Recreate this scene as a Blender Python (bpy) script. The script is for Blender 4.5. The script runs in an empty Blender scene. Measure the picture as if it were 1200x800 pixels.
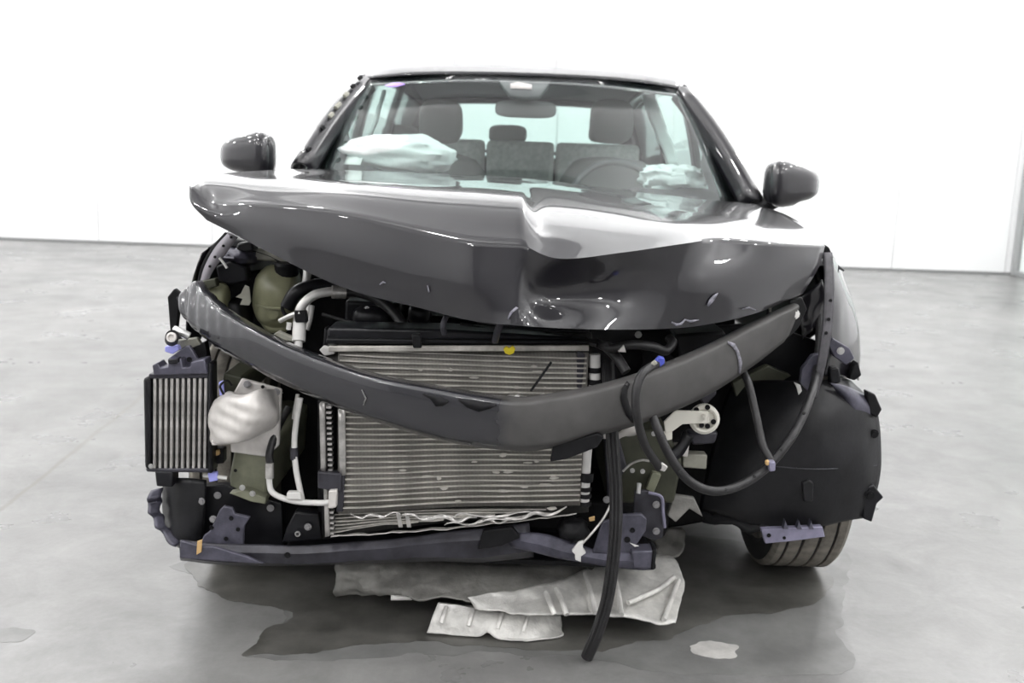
import bpy, bmesh, math, random
from mathutils import Vector, Matrix, noise
random.seed(7)
S = bpy.context.scene
COL = S.collection

# ------------------------------------------------------------------ camera
FPX, CAMH = 1180.0, 1.2
TH, PH = math.radians(10.5), math.radians(2.0)
_f = Vector((0, math.cos(TH), -math.sin(TH)))
_u0 = Vector((0, math.sin(TH), math.cos(TH)))
_r0 = Vector((1, 0, 0))
_r = math.cos(PH) * _r0 + math.sin(PH) * _u0
_u = math.cos(PH) * _u0 - math.sin(PH) * _r0
cd = bpy.data.cameras.new('camera')
cd.sensor_width = 36
cd.lens = FPX / 1200 * 36
cd.clip_start = 0.05
cd.dof.use_dof = True
cd.dof.focus_distance = 2.3
cd.dof.aperture_fstop = 4.0
cam = bpy.data.objects.new('camera', cd)
COL.objects.link(cam)
cam.matrix_world = Matrix(((_r.x, _u.x, -_f.x, 0), (_r.y, _u.y, -_f.y, 0), (_r.z, _u.z, -_f.z, CAMH), (0, 0, 0, 1)))
S.camera = cam


def at(px, py, Y):
    """world point seen at photo pixel px,py at world depth Y"""
    d = _f + (px - 600) / FPX * _r - (py - 400) / FPX * _u
    d = d * (Y / d.y)
    return Vector((d.x, d.y, d.z + CAMH))


def onfloor(px, py, z=0.0):
    d = _f + (px - 600) / FPX * _r - (py - 400) / FPX * _u
    d = d * ((z - CAMH) / d.z)
    return Vector((d.x, d.y, d.z + CAMH))


# ------------------------------------------------------------------ light
W_ = bpy.data.worlds.new('hall_air')
S.world = W_
W_.use_nodes = True
W_.node_tree.nodes['Background'].inputs[0].default_value = (0.9, 0.95, 1, 1)
W_.node_tree.nodes['Background'].inputs[1].default_value = 0.3
S.view_settings.view_transform = 'Standard'
S.view_settings.look = 'None'
S.view_settings.gamma = 1
S.view_settings.exposure = 0.0
LAMP = 128.0
for lx in (-7.6, -4.7, -2.3, 2.5, 4.7):
    for ly in (-7, -3.0, 1.0, 4.4, 9.0):
        ld = bpy.data.lights.new('bay_lamp', 'POINT')
        ld.shadow_soft_size = 0.12
        ld.energy = LAMP * (1.55 if ly > 8 else 0.92)
        ld.color = (1.0, 0.99, 0.985)
        lo = bpy.data.objects.new('bay_lamp', ld)
        lo.location = (lx, ly, 5.0)
        COL.objects.link(lo)


# ------------------------------------------------------------------ materials
def mat(name, col, rough=0.5, metal=0.0, coat=0.0, var=0.0, vscale=8.0, bump=0.0, bscale=60.0,
        col2=None, spec=0.5, trans=0.0):
    m = bpy.data.materials.new(name)
    m.use_nodes = True
    nt = m.node_tree
    b = nt.nodes['Principled BSDF']
    b.inputs['Base Color'].default_value = (*col, 1)
    b.inputs['Roughness'].default_value = rough
    b.inputs['Metallic'].default_value = metal
    b.inputs['Coat Weight'].default_value = coat
    b.inputs['Coat Roughness'].default_value = 0.03
    b.inputs['Coat IOR'].default_value = 1.6
    b.inputs['Specular IOR Level'].default_value = spec
    if var > 0 or bump > 0:
        tc = nt.nodes.new('ShaderNodeTexCoord')
    if var > 0:
        n = nt.nodes.new('ShaderNodeTexNoise')
        n.inputs['Scale'].default_value = vscale
        n.inputs['Detail'].default_value = 6
        n.inputs['Roughness'].default_value = 0.65
        nt.links.new(tc.outputs['Object'], n.inputs['Vector'])
        r = nt.nodes.new('ShaderNodeValToRGB')
        c2 = col2 if col2 else tuple(min(1, c * (1 + var)) for c in col)
        c1 = col if col2 else tuple(c * (1 - var) for c in col)
        r.color_ramp.elements[0].position = 0.38
        r.color_ramp.elements[1].position = 0.66
        r.color_ramp.elements[0].color = (*c1, 1)
        r.color_ramp.elements[1].color = (*c2, 1)
        nt.links.new(n.outputs['Fac'], r.inputs['Fac'])
        nt.links.new(r.outputs['Color'], b.inputs['Base Color'])
    if bump > 0:
        n2 = nt.nodes.new('ShaderNodeTexNoise')
        n2.inputs['Scale'].default_value = bscale
        n2.inputs['Detail'].default_value = 4
        nt.links.new(tc.outputs['Object'], n2.inputs['Vector'])
        bp = nt.nodes.new('ShaderNodeBump')
        bp.inputs['Strength'].default_value = bump
        bp.inputs['Distance'].default_value = 0.01
        nt.links.new(n2.outputs['Fac'], bp.inputs['Height'])
        nt.links.new(bp.outputs['Normal'], b.inputs['Normal'])
    return m


def glass_mat(name, tint, ior=1.5):
    m = bpy.data.materials.new(name)
    m.use_nodes = True
    nt = m.node_tree
    nt.nodes.clear()
    out = nt.nodes.new('ShaderNodeOutputMaterial')
    tr = nt.nodes.new('ShaderNodeBsdfTransparent')
    tr.inputs[0].default_value = (*tint, 1)
    gl = nt.nodes.new('ShaderNodeBsdfGlossy')
    gl.inputs['Roughness'].default_value = 0.02
    fr = nt.nodes.new('ShaderNodeFresnel')
    fr.inputs['IOR'].default_value = ior
    ge = nt.nodes.new('ShaderNodeNewGeometry')
    inv = nt.nodes.new('ShaderNodeMath')
    inv.operation = 'SUBTRACT'
    inv.inputs[0].default_value = 1
    nt.links.new(ge.outputs['Backfacing'], inv.inputs[1])
    mu = nt.nodes.new('ShaderNodeMath')
    mu.operation = 'MULTIPLY'
    nt.links.new(fr.outputs[0], mu.inputs[0])
    nt.links.new(inv.outputs[0], mu.inputs[1])
    mx = nt.nodes.new('ShaderNodeMixShader')
    nt.links.new(mu.outputs[0], mx.inputs[0])
    nt.links.new(tr.outputs[0], mx.inputs[1])
    nt.links.new(gl.outputs[0], mx.inputs[2])
    nt.links.new(mx.outputs[0], out.inputs[0])
    return m


M = {}
M['paint'] = mat('black_paint', (0.012, 0.0115, 0.0145), 0.3, 0.0, 1.0, spec=0.15)
M['paint_dusty'] = mat('black_paint_dusty', (0.022, 0.021, 0.026), 0.3, 0.0, 0.8, var=0.5, vscale=25)
M['black'] = mat('black_plastic', (0.008, 0.008, 0.009), 0.5, var=0.3, vscale=20, spec=0.2)
M['black_satin'] = mat('black_satin_plastic', (0.010, 0.010, 0.012), 0.35, var=0.35, vscale=9, spec=0.28)
M['liner'] = mat('wheel_liner_plastic', (0.009, 0.009, 0.0105), 0.42, var=0.5, vscale=7, bump=0.05, bscale=90, spec=0.35)
M['rubber'] = mat('rubber', (0.022, 0.022, 0.023), 0.55, var=0.3, vscale=14)
M['tyre'] = mat('tyre_rubber', (0.19, 0.175, 0.15), 0.85, var=0.35, vscale=18)
M['tyre_dark'] = mat('tyre_sidewall', (0.02, 0.02, 0.02), 0.75)
M['hose'] = mat('hose_rubber', (0.017, 0.0165, 0.0175), 0.42, var=0.3, vscale=30, spec=0.4)
M['flange'] = mat('flange_grey_steel', (0.085, 0.082, 0.09), 0.45, 0.1, var=0.3, vscale=20)
M['alu'] = mat('aluminium', (0.52, 0.505, 0.485), 0.4, 0.7, var=0.25, vscale=30)
M['alu_tube'] = mat('condenser_tube_metal', (0.50, 0.48, 0.44), 0.5, 0.3, var=0.3, vscale=14)
M['pipe'] = mat('pipe_metal', (0.6, 0.59, 0.57), 0.42, 0.5)
M['white_steel'] = mat('cast_grey_white_steel', (0.60, 0.575, 0.55), 0.42, 0.25, var=0.12, vscale=14, bump=0.12, bscale=25)
M['olive'] = mat('olive_primer', (0.20, 0.205, 0.145), 0.45, 0.1, var=0.2, vscale=12)
M['olive_dark'] = mat('olive_dark_primer', (0.045, 0.047, 0.03), 0.5, 0.1, var=0.25, vscale=12)
M['pale_primer'] = mat('pale_primer', (0.30, 0.295, 0.25), 0.5, 0.1, var=0.2, vscale=10)
M['purple'] = mat('violet_grey_steel', (0.075, 0.073, 0.098), 0.4, 0.2, var=0.35, vscale=18)
M['lilac'] = mat('lilac_grey_steel', (0.22, 0.21, 0.29), 0.45, 0.2, var=0.2, vscale=18)
M['dark_steel'] = mat('dark_coated_steel', (0.036, 0.035, 0.044), 0.42, 0.2, var=0.4, vscale=14)
M['cream'] = mat('cream_plastic', (0.78, 0.76, 0.68), 0.4)
M['tank'] = mat('translucent_tank_plastic', (0.235, 0.235, 0.145), 0.35, var=0.15, vscale=10)
M['yellow'] = mat('yellow_plastic', (0.75, 0.60, 0.02), 0.45)
M['blue'] = mat('blue_plastic', (0.06, 0.08, 0.42), 0.4)
M['lightblue'] = mat('pale_blue_plastic', (0.35, 0.36, 0.80), 0.4)
M['orange'] = mat('orange_rust', (0.55, 0.36, 0.16), 0.7)
M['white'] = mat('white_plastic', (0.66, 0.65, 0.63), 0.45)
M['chrome'] = mat('bright_bolt_metal', (0.5, 0.5, 0.49), 0.35, 0.7)
M['bolt'] = mat('grey_bolt_head', (0.27, 0.265, 0.27), 0.4, 0.3)
M['pale_steel'] = mat('pale_lilac_steel', (0.30, 0.285, 0.31), 0.4, 0.3)
M['scuff'] = mat('paint_scuff', (0.21, 0.205, 0.24), 0.5, var=0.6, vscale=60)
M['dust'] = mat('scraped_grey', (0.20, 0.195, 0.19), 0.6, var=0.5, vscale=50)
M['seat'] = mat('grey_seat_fabric', (0.50, 0.48, 0.465), 0.85, var=0.15, vscale=40)
M['seat_dark'] = mat('dark_seat_fabric', (0.17, 0.163, 0.16), 0.8)
M['trim'] = mat('dark_interior_trim', (0.10, 0.10, 0.102), 0.6)
M['headliner'] = mat('pale_headliner', (0.42, 0.42, 0.41), 0.9)
M['airbag'] = mat('airbag_fabric', (0.66, 0.70, 0.69), 0.8, bump=0.2, bscale=40)
M['sticker'] = mat('violet_sticker', (0.42, 0.28, 0.75), 0.5)
M['paper'] = mat('white_paper', (0.85, 0.86, 0.84), 0.6)
M['felt'] = mat('silver_felt', (0.22, 0.215, 0.20), 0.62, 0.1, var=0.3, vscale=8, bump=0.25, bscale=70)
M['foil'] = mat('crumpled_foil', (0.66, 0.65, 0.62), 0.5, 0.3, var=0.2, vscale=14, bump=0.35, bscale=55)
M['windshield'] = glass_mat('windshield_glass', (0.90, 0.95, 0.94), 1.8)
M['sideglass'] = glass_mat('side_glass', (0.80, 0.88, 0.86), 1.5)
M['rim'] = mat('alloy_wheel', (0.45, 0.45, 0.46), 0.35, 0.8)
M['frit'] = mat('black_glass_border', (0.02, 0.02, 0.022), 0.12, 0, 0.6)
M['red'] = mat('red_lamp_plastic', (0.35, 0.02, 0.02), 0.2)


def beam_material():
    m = mat('beam_black_and_scuffed', (0.02, 0.02, 0.022), 0.25, 0, 0.6)
    nt = m.node_tree
    b = nt.nodes['Principled BSDF']
    tc = nt.nodes.new('ShaderNodeTexCoord')
    sx = nt.nodes.new('ShaderNodeSeparateXYZ')
    nt.links.new(tc.outputs['Object'], sx.inputs[0])
    n = nt.nodes.new('ShaderNodeTexNoise')
    n.inputs['Scale'].default_value = 9
    n.inputs['Detail'].default_value = 7
    nt.links.new(tc.outputs['Object'], n.inputs['Vector'])
    ad = nt.nodes.new('ShaderNodeMath')
    ad.operation = 'MULTIPLY_ADD'
    ad.inputs[1].default_value = 0.30
    nt.links.new(n.outputs['Fac'], ad.inputs[0])
    nt.links.new(sx.outputs['X'], ad.inputs[2])
    r = nt.nodes.new('ShaderNodeValToRGB')
    e = r.color_ramp.elements
    e[0].position = 0.20
    e[1].position = 0.26
    e[0].color = (0, 0, 0, 1)
    e[1].color = (1, 1, 1, 1)
    nt.links.new(ad.outputs[0], r.inputs[0])
    n2 = nt.nodes.new('ShaderNodeTexNoise')
    n2.inputs['Scale'].default_value = 22
    n2.inputs['Detail'].default_value = 8
    nt.links.new(tc.outputs['Object'], n2.inputs['Vector'])
    r2 = nt.nodes.new('ShaderNodeValToRGB')
    r2.color_ramp.elements[0].color = (0.034, 0.033, 0.032, 1)
    r2.color_ramp.elements[1].color = (0.085, 0.082, 0.08, 1)
    nt.links.new(n2.outputs['Fac'], r2.inputs[0])
    mx = nt.nodes.new('ShaderNodeMix')
    mx.data_type = 'RGBA'
    mx.inputs[6].default_value = (0.018, 0.018, 0.022, 1)
    nt.links.new(r.outputs[0], mx.inputs[0])
    nt.links.new(r2.outputs[0], mx.inputs[7])
    nt.links.new(mx.outputs[2], b.inputs['Base Color'])
    mr = nt.nodes.new('ShaderNodeMapRange')
    mr.inputs[3].default_value = 0.22
    mr.inputs[4].default_value = 0.6
    nt.links.new(r.outputs[0], mr.inputs[0])
    nt.links.new(mr.outputs[0], b.inputs['Roughness'])
    mr2 = nt.nodes.new('ShaderNodeMapRange')
    mr2.inputs[3].default_value = 0.5
    mr2.inputs[4].default_value = 0.0
    nt.links.new(r.outputs[0], mr2.inputs[0])
    nt.links.new(mr2.outputs[0], b.inputs['Coat Weight'])
    return m


M['beam'] = beam_material()


def core_material(name, dark, light, scale, axis='X'):
    """fine corrugated fins between the tubes"""
    m = mat(name, light, 0.6, 0.3)
    nt = m.node_tree
    b = nt.nodes['Principled BSDF']
    tc = nt.nodes.new('ShaderNodeTexCoord')
    w = nt.nodes.new('ShaderNodeTexWave')
    w.bands_direction = axis
    w.inputs['Scale'].default_value = scale
    nt.links.new(tc.outputs['Object'], w.inputs['Vector'])
    n = nt.nodes.new('ShaderNodeTexNoise')
    n.inputs['Scale'].default_value = 11
    n.inputs['Detail'].default_value = 6
    nt.links.new(tc.outputs['Object'], n.inputs['Vector'])
    mu = nt.nodes.new('ShaderNodeMath')
    mu.operation = 'MULTIPLY'
    nt.links.new(w.outputs['Fac'], mu.inputs[0])
    nt.links.new(n.outputs['Fac'], mu.inputs[1])
    r = nt.nodes.new('ShaderNodeValToRGB')
    r.color_ramp.elements[0].color = (*dark, 1)
    r.color_ramp.elements[1].color = (*light, 1)
    r.color_ramp.elements[1].position = 0.7
    nt.links.new(mu.outputs[0], r.inputs[0])
    nt.links.new(r.outputs[0], b.inputs['Base Color'])
    return m


M['core'] = core_material('condenser_fins', (0.09, 0.086, 0.078), (0.34, 0.325, 0.295), 120)
M['core_dark'] = core_material('radiator_fins', (0.02, 0.02, 0.02), (0.10, 0.098, 0.09), 120)


def floor_material():
    m = mat('polished_concrete', (0.4, 0.4, 0.39), 0.5)
    nt = m.node_tree
    L = nt.links.new
    b = nt.nodes['Principled BSDF']
    tc = nt.nodes.new('ShaderNodeTexCoord')

    def nz(scale, detail=6, rough=0.6, dist=0.0):
        n = nt.nodes.new('ShaderNodeTexNoise')
        n.inputs['Scale'].default_value = scale
        n.inputs['Detail'].default_value = detail
        n.inputs['Roughness'].default_value = rough
        n.inputs['Distortion'].default_value = dist
        L(tc.outputs['Object'], n.inputs['Vector'])
        return n

    def ramp(src, p0, p1, c0, c1):
        r = nt.nodes.new('ShaderNodeValToRGB')
        r.color_ramp.elements[0].position = p0
        r.color_ramp.elements[1].position = p1
        r.color_ramp.elements[0].color = (*c0, 1)
        r.color_ramp.elements[1].color = (*c1, 1)
        L(src, r.inputs[0])
        return r

    def mix(fac, a, c, mode='MIX'):
        x = nt.nodes.new('ShaderNodeMix')
        x.data_type = 'RGBA'
        x.blend_type = mode
        if isinstance(fac, float):
            x.inputs[0].default_value = fac
        else:
            L(fac, x.inputs[0])
        if isinstance(a, tuple):
            x.inputs[6].default_value = a
        else:
            L(a, x.inputs[6])
        if isinstance(c, tuple):
            x.inputs[7].default_value = c
        else:
            L(c, x.inputs[7])
        return x.outputs[2]

    base = ramp(nz(0.9, 8, 0.65, 0.4).outputs['Fac'], 0.3, 0.72, (0.155, 0.155, 0.153), (0.255, 0.252, 0.246))
    mid = ramp(nz(4.5, 9, 0.7, 0.6).outputs['Fac'], 0.3, 0.7, (0.72, 0.72, 0.715), (1.12, 1.12, 1.12))
    c = mix(1.0, base.outputs[0], mid.outputs[0], 'MULTIPLY')
    fine = ramp(nz(60, 6, 0.7).outputs['Fac'], 0.3, 0.7, (0.93, 0.93, 0.93), (1.04, 1.04, 1.04))
    c = mix(1.0, c, fine.outputs[0], 'MULTIPLY')
    # bare lighter patches and darker stains
    sp = ramp(nz(2.1, 5, 0.55, 1.0).outputs['Fac'], 0.66, 0.72, (0, 0, 0), (0.4, 0.4, 0.4))
    c = mix(sp.outputs[0], c, (0.44, 0.43, 0.415, 1))
    n3 = nz(1.6, 7, 0.7, 0.3)
    n3.inputs['Vector'].default_value = (0, 0, 0)
    st = ramp(n3.outputs['Fac'], 0.27, 0.33, (0.45, 0.45, 0.45), (0, 0, 0))
    c = mix(st.outputs[0], c, (0.17, 0.165, 0.16, 1))
    # hairline shrinkage crack
    p, q = onfloor(10, 590), onfloor(165, 465)
    d = (q - p)
    nrm = Vector((-d.y, d.x, 0)).normalized()
    sx = nt.nodes.new('ShaderNodeVectorMath')
    sx.operation = 'DOT_PRODUCT'
    sx.inputs[1].default_value = nrm
    L(tc.outputs['Object'], sx.inputs[0])
    ck = nz(3, 5, 0.7)
    ma = nt.nodes.new('ShaderNodeMath')
    ma.operation = 'MULTIPLY_ADD'
    ma.inputs[1].default_value = 0.06
    ma.inputs[2].default_value = -(p.dot(nrm)) - 0.03
    L(ck.outputs['Fac'], ma.inputs[0])
    ad = nt.nodes.new('ShaderNodeMath')
    ad.operation = 'ADD'
    L(sx.outputs['Value'], ad.inputs[0])
    L(ma.outputs[0], ad.inputs[1])
    ab = nt.nodes.new('ShaderNodeMath')
    ab.operation = 'ABSOLUTE'
    L(ad.outputs[0], ab.inputs[0])
    cr = ramp(ab.outputs[0], 0.004, 0.016, (0.85, 0.85, 0.85), (0, 0, 0))
    c = mix(cr.outputs[0], c, (0.15, 0.145, 0.125, 1))
    L(c, b.inputs['Base Color'])
    rr = ramp(nz(2.5, 5).outputs['Fac'], 0.3, 0.7, (0.24, 0.24, 0.24), (0.42, 0.42, 0.42))
    L(rr.outputs[0], b.inputs['Roughness'])
    bp = nt.nodes.new('ShaderNodeBump')
    bp.inputs['Strength'].default_value = 0.05
    bp.inputs['Distance'].default_value = 0.01
    L(nz(35, 5).outputs['Fac'], bp.inputs['Height'])
    L(bp.outputs[0], b.inputs['Normal'])
    return m


M['floor'] = floor_material()
M['wet'] = mat('wet_shaded_concrete', (0.055, 0.054, 0.048), 0.28, var=0.35, vscale=5, col2=(0.13, 0.127, 0.117))  # wet tone darkened further to carry shade from the car
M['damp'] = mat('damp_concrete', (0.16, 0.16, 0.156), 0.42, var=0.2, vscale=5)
M['bare'] = mat('scraped_pale_concrete', (0.46, 0.45, 0.43), 0.6, var=0.15, vscale=14)


def wall_material():
    m = mat('white_sandwich_panel', (0.83, 0.835, 0.84), 0.45)
    nt = m.node_tree
    tc = nt.nodes.new('ShaderNodeTexCoord')
    w = nt.nodes.new('ShaderNodeTexWave')
    w.bands_direction = 'X'
    w.inputs['Scale'].default_value = 3.2
    nt.links.new(tc.outputs['Object'], w.inputs['Vector'])
    bp = nt.nodes.new('ShaderNodeBump')
    bp.inputs['Strength'].default_value = 0.12
    bp.inputs['Distance'].default_value = 0.004
    nt.links.new(w.outputs['Fac'], bp.inputs['Height'])
    nt.links.new(bp.outputs[0], nt.nodes['Principled BSDF'].inputs['Normal'])
    return m


M['wall'] = wall_material()
M['seam'] = mat('grey_panel_joint', (0.22, 0.225, 0.225), 0.7)
M['hallwall'] = mat('hall_wall_paint', (0.84, 0.845, 0.85), 0.7)
M['greywall'] = mat('grey_far_wall_paint', (0.25, 0.25, 0.26), 0.7)
M['beamsteel'] = mat('grey_roof_steel', (0.32, 0.32, 0.33), 0.5)
M['doorframe'] = mat('grey_door_frame', (0.36, 0.37, 0.37), 0.4, 0.2)
M['doorpane'] = mat('pale_door_panel', (0.80, 0.86, 0.84), 0.2)

# ------------------------------------------------------------------ mesh helpers
WORLD = {}


def link(name, verts, faces, m, parent=None, smooth=True, angle=40, solid=0.0, bevel=0.0, label=None, off=0.0):
    vs = [Vector(v) for v in verts]
    c = sum(vs, Vector()) / len(vs)
    me = bpy.data.meshes.new(name)
    me.from_pydata([v - c for v in vs], [], faces)
    me.validate()
    bm = bmesh.new()
    bm.from_mesh(me)
    bmesh.ops.recalc_face_normals(bm, faces=bm.faces)
    bm.to_mesh(me)
    bm.free()
    if smooth:
        me.polygons.foreach_set('use_smooth', [True] * len(me.polygons))
        me.set_sharp_from_angle(angle=math.radians(angle))
    me.materials.append(m)
    o = bpy.data.objects.new(name, me)
    COL.objects.link(o)
    WORLD[o.name] = c
    o.location = c
    if parent is not None:
        o.parent = parent
        o.location = c - WORLD[parent.name]
    if solid:
        md = o.modifiers.new('thickness', 'SOLIDIFY')
        md.thickness = solid
        md.offset = off
    if bevel:
        md = o.modifiers.new('bevel', 'BEVEL')
        md.width = bevel
        md.segments = 2
        md.limit_method = 'ANGLE'
    if label:
        o['label'] = label
    return o


def copy_at(o, delta, parent=None, rz=None):
    c = o.copy()
    COL.objects.link(c)
    WORLD[c.name] = WORLD[o.name] + Vector(delta)
    c.location = o.location + Vector(delta)
    return c


def empty(name, loc, label=None, cat=None):
    o = bpy.data.objects.new(name, None)
    o.empty_display_size = 0.1
    COL.objects.link(o)
    o.location = loc
    WORLD[o.name] = Vector(loc)
    if label:
        o['label'] = label
    if cat:
        o['category'] = cat
    return o


def cr(pts, n):
    """Catmull-Rom through pts, n samples per span"""
    pts = [Vector(p) for p in pts]
    out = []
    for i in range(len(pts) - 1):
        p1, p2 = pts[i], pts[i + 1]
        p0 = pts[i - 1] if i > 0 else p1 * 2 - p2
        p3 = pts[i + 2] if i + 2 < len(pts) else p2 * 2 - p1
        for k in range(n):
            t = k / n
            out.append(0.5 * ((2 * p1) + (p2 - p0) * t + (2 * p0 - 5 * p1 + 4 * p2 - p3) * t * t + (3 * p1 - p0 - 3 * p2 + p3) * t ** 3))
    out.append(pts[-1].copy())
    return out


def surf(ctrl, nu, nv, breaks=(), fn=None, rbreaks=()):
    """ctrl[col][row] -> dense (verts, faces); columns interpolated nu per span, rows nv per span.
    breaks: column indices where the surface is creased"""
    cols = []
    for c in ctrl:
        line, st = [], 0
        for b in list(rbreaks) + [len(c) - 1]:
            q = cr(c[st:b + 1], nv)
            line += q if not line else q[1:]
            st = b
        cols.append(line)
    R = len(cols[0])
    segs = []
    st = 0
    for b in list(breaks) + [len(ctrl) - 1]:
        segs.append((st, b))
        st = b
    rows = []
    for r in range(R):
        line = []
        for a, b in segs:
            s = cr([cols[i][r] for i in range(a, b + 1)], nu)
            line += s if not line else s[1:]
        rows.append(line)
    nC = len(rows[0])
    verts = [v for row in rows for v in row]
    if fn:
        verts = [fn(v) for v in verts]
    faces = [(r * nC + c, r * nC + c + 1, (r + 1) * nC + c + 1, (r + 1) * nC + c) for r in range(R - 1) for c in range(nC - 1)]
    return verts, faces


def sheet(name, ctrl, m, parent, nu=6, nv=5, solid=0.003, breaks=(), fn=None, angle=40, label=None, off=0.0, rbreaks=()):
    v, f = surf(ctrl, nu, nv, breaks, fn, rbreaks)
    return link(name, v, f, m, parent, True, angle, solid, 0, label, off)


def plate(name, pts, Y, t, m, parent, bevel=0.003, label=None):
    """outline seen at photo pixels, at real depth Y (or own depth per corner), thickness t backwards"""
    fr = [at(p[0], p[1], p[2] if len(p) > 2 else Y) for p in pts]
    bk = [v + Vector((0, t, 0)) for v in fr]
    n = len(fr)
    faces = [tuple(range(n)), tuple(range(2 * n - 1, n - 1, -1))]
    faces += [(i, (i + 1) % n, n + (i + 1) % n, n + i) for i in range(n)]
    return link(name, fr + bk, faces, m, parent, True, 35, 0, bevel, label)


def tube(name, pts, r, m, parent, px=True, n=8, seg=10, label=None, smooth=True):
    """hose or pipe through points; r a number or one per point"""
    P = [at(*p) for p in pts] if px else [Vector(p) for p in pts]
    rs = r if isinstance(r, (list, tuple)) else [r] * len(P)
    C = cr(P, n) if smooth else P
    RR = [v.x for v in cr([Vector((q, 0, 0)) for q in rs], n)] if smooth else list(rs)
    verts, faces = [], []
    t0 = (C[1] - C[0]).normalized()
    a = t0.orthogonal().normalized()
    for i, p in enumerate(C):
        t = (C[min(i + 1, len(C) - 1)] - C[max(i - 1, 0)]).normalized()
        a = (a - t * a.dot(t)).normalized()
        b = t.cross(a)
        for k in range(seg):
            w = 2 * math.pi * k / seg
            verts.append(p + (a * math.cos(w) + b * math.sin(w)) * RR[i])
    for i in range(len(C) - 1):
        for k in range(seg):
            k2 = (k + 1) % seg
            faces.append((i * seg + k, i * seg + k2, (i + 1) * seg + k2, (i + 1) * seg + k))
    faces.append(tuple(range(seg - 1, -1, -1)))
    faces.append(tuple(range((len(C) - 1) * seg, len(C) * seg)))
    return link(name, verts, faces, m, parent, True, 50, label=label)


def lathe(name, prof, c, axis, m, parent, seg=24, label=None):
    """profile [(r, h)] spun round axis through c"""
    c = Vector(c)
    ax = Vector(axis).normalized()
    a = ax.orthogonal().normalized()
    b = ax.cross(a)
    verts, faces = [], []
    for r, h in prof:
        for k in range(seg):
            w = 2 * math.pi * k / seg
            verts.append(c + ax * h + (a * math.cos(w) + b * math.sin(w)) * max(r, 1e-4))
    for i in range(len(prof) - 1):
        for k in range(seg):
            k2 = (k + 1) % seg
            faces.append((i * seg + k, i * seg + k2, (i + 1) * seg + k2, (i + 1) * seg + k))
    faces.append(tuple(range(seg - 1, -1, -1)))
    faces.append(tuple(range((len(prof) - 1) * seg, len(prof) * seg)))
    return link(name, verts, faces, m, parent, True, 35, label=label)


def box(name, lo, hi, m, parent, bevel=0.005, label=None, skew=None):
    (x0, y0, z0), (x1, y1, z1) = lo, hi
    v = [(x0, y0, z0), (x1, y0, z0), (x1, y1, z0), (x0, y1, z0), (x0, y0, z1), (x1, y0, z1), (x1, y1, z1), (x0, y1, z1)]
    if skew:
        v = [skew(Vector(p)) for p in v]
    f = [(0, 3, 2, 1), (4, 5, 6, 7), (0, 1, 5, 4), (1, 2, 6, 5), (2, 3, 7, 6), (3, 0, 4, 7)]
    return link(name, v, f, m, parent, True, 35, 0, bevel, label)


def blob(name, c, rad, m, parent, amp=0.2, freq=3.0, seed=0, seg=28, rings=18, power=1.0, label=None):
    c = Vector(c)
    verts, faces = [], []
    for i in range(rings + 1):
        th = math.pi * i / rings
        for k in range(seg):
            w = 2 * math.pi * k / seg
            d = Vector((math.sin(th) * math.cos(w), math.sin(th) * math.sin(w), math.cos(th)))
            d2 = Vector([math.copysign(abs(q) ** power, q) for q in d])
            k2 = 1 + amp * noise.noise(d * freq + Vector((seed, seed * 1.7, 3))) + amp * 0.5 * noise.noise(d * freq * 2.7 + Vector((seed, 9, 1)))
            verts.append(c + Vector((d2.x * rad[0], d2.y * rad[1], d2.z * rad[2])) * k2)
    for i in range(rings):
        for k in range(seg):
            k2 = (k + 1) % seg
            faces.append((i * seg + k, i * seg + k2, (i + 1) * seg + k2, (i + 1) * seg + k))
    return link(name, verts, faces, m, parent, True, 60, label=label)


def bolt(px, py, Y, r, parent, m=None, name='bolt', t=0.006):
    c = at(px, py, Y)
    return lathe(name, [(r * 1.25, 0), (r * 1.25, t * .35), (r * .8, t * .4), (r * .75, t), (0, t)], c, (0, -1, 0), m or M['chrome'], parent, 10)


def hole_shade(px, py, Y, r, parent):  # black disc stands in for the shade inside a hole
    return lathe('hole_shade', [(r * 1.1, 0), (r * 1.1, 0.0015), (r * .9, 0.0015), (r * .85, 0.0005), (0, 0.0004)], at(px, py, Y), (0, -1, 0), M['black'], parent, 10)


def crumple(amp, freq, seed=0.0):
    def fn(v):
        n = noise.noise_vector(v * freq + Vector((seed, seed * 2, 5)))
        n2 = noise.noise_vector(v * freq * 2.6 + Vector((seed, 3, 5)))
        return v + n * amp + n2 * amp * 0.4
    return fn


# ------------------------------------------------------------------ the hall
def struct(o):
    o['kind'] = 'structure'
    return o


HX0, HX1, HY0, HY1, HZ = -10.0, 5.96, -10.0, 11.95, 6.2
fl = struct(box('floor', (HX0, HY0, -0.12), (HX1 + 0.3, HY1 + 0.3, 0), M['floor'], None, 0))
# floor shader works in the floor's own coordinates: keep its origin at the world origin
_c = WORLD['floor']
for v in fl.data.vertices:
    v.co += _c
fl.location = (0, 0, 0)
wb = struct(box('wall_back', (HX0, HY1 + 0.03, 0), (HX1, HY1 + 0.2, HZ), M['seam'], None, 0))
x = at(116, 283, HY1).x
pitch = 1.346
while x > HX0 + pitch:
    x -= pitch
first = None
while x < HX1 - 0.02:
    x1 = min(x + pitch, HX1)
    if first is None:
        first = box('wall_panel', (x + 0.003, HY1, 0.02), (x + pitch - 0.003, HY1 + 0.05, HZ - 0.01), M['wall'], wb, 0.004)
        x_first = x
    elif x1 - x > pitch * 0.9:
        copy_at(first, (x - x_first, 0, 0))
    else:
        box('wall_panel', (x + 0.003, HY1, 0.02), (x1 - 0.003, HY1 + 0.05, HZ - 0.01), M['wall'], wb, 0.004)
    x += pitch
struct(box('baseboard_back', (HX0, HY1 - 0.012, 0), (HX1, HY1 + 0.03, 0.03), M['seam'], None, 0.003))
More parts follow.
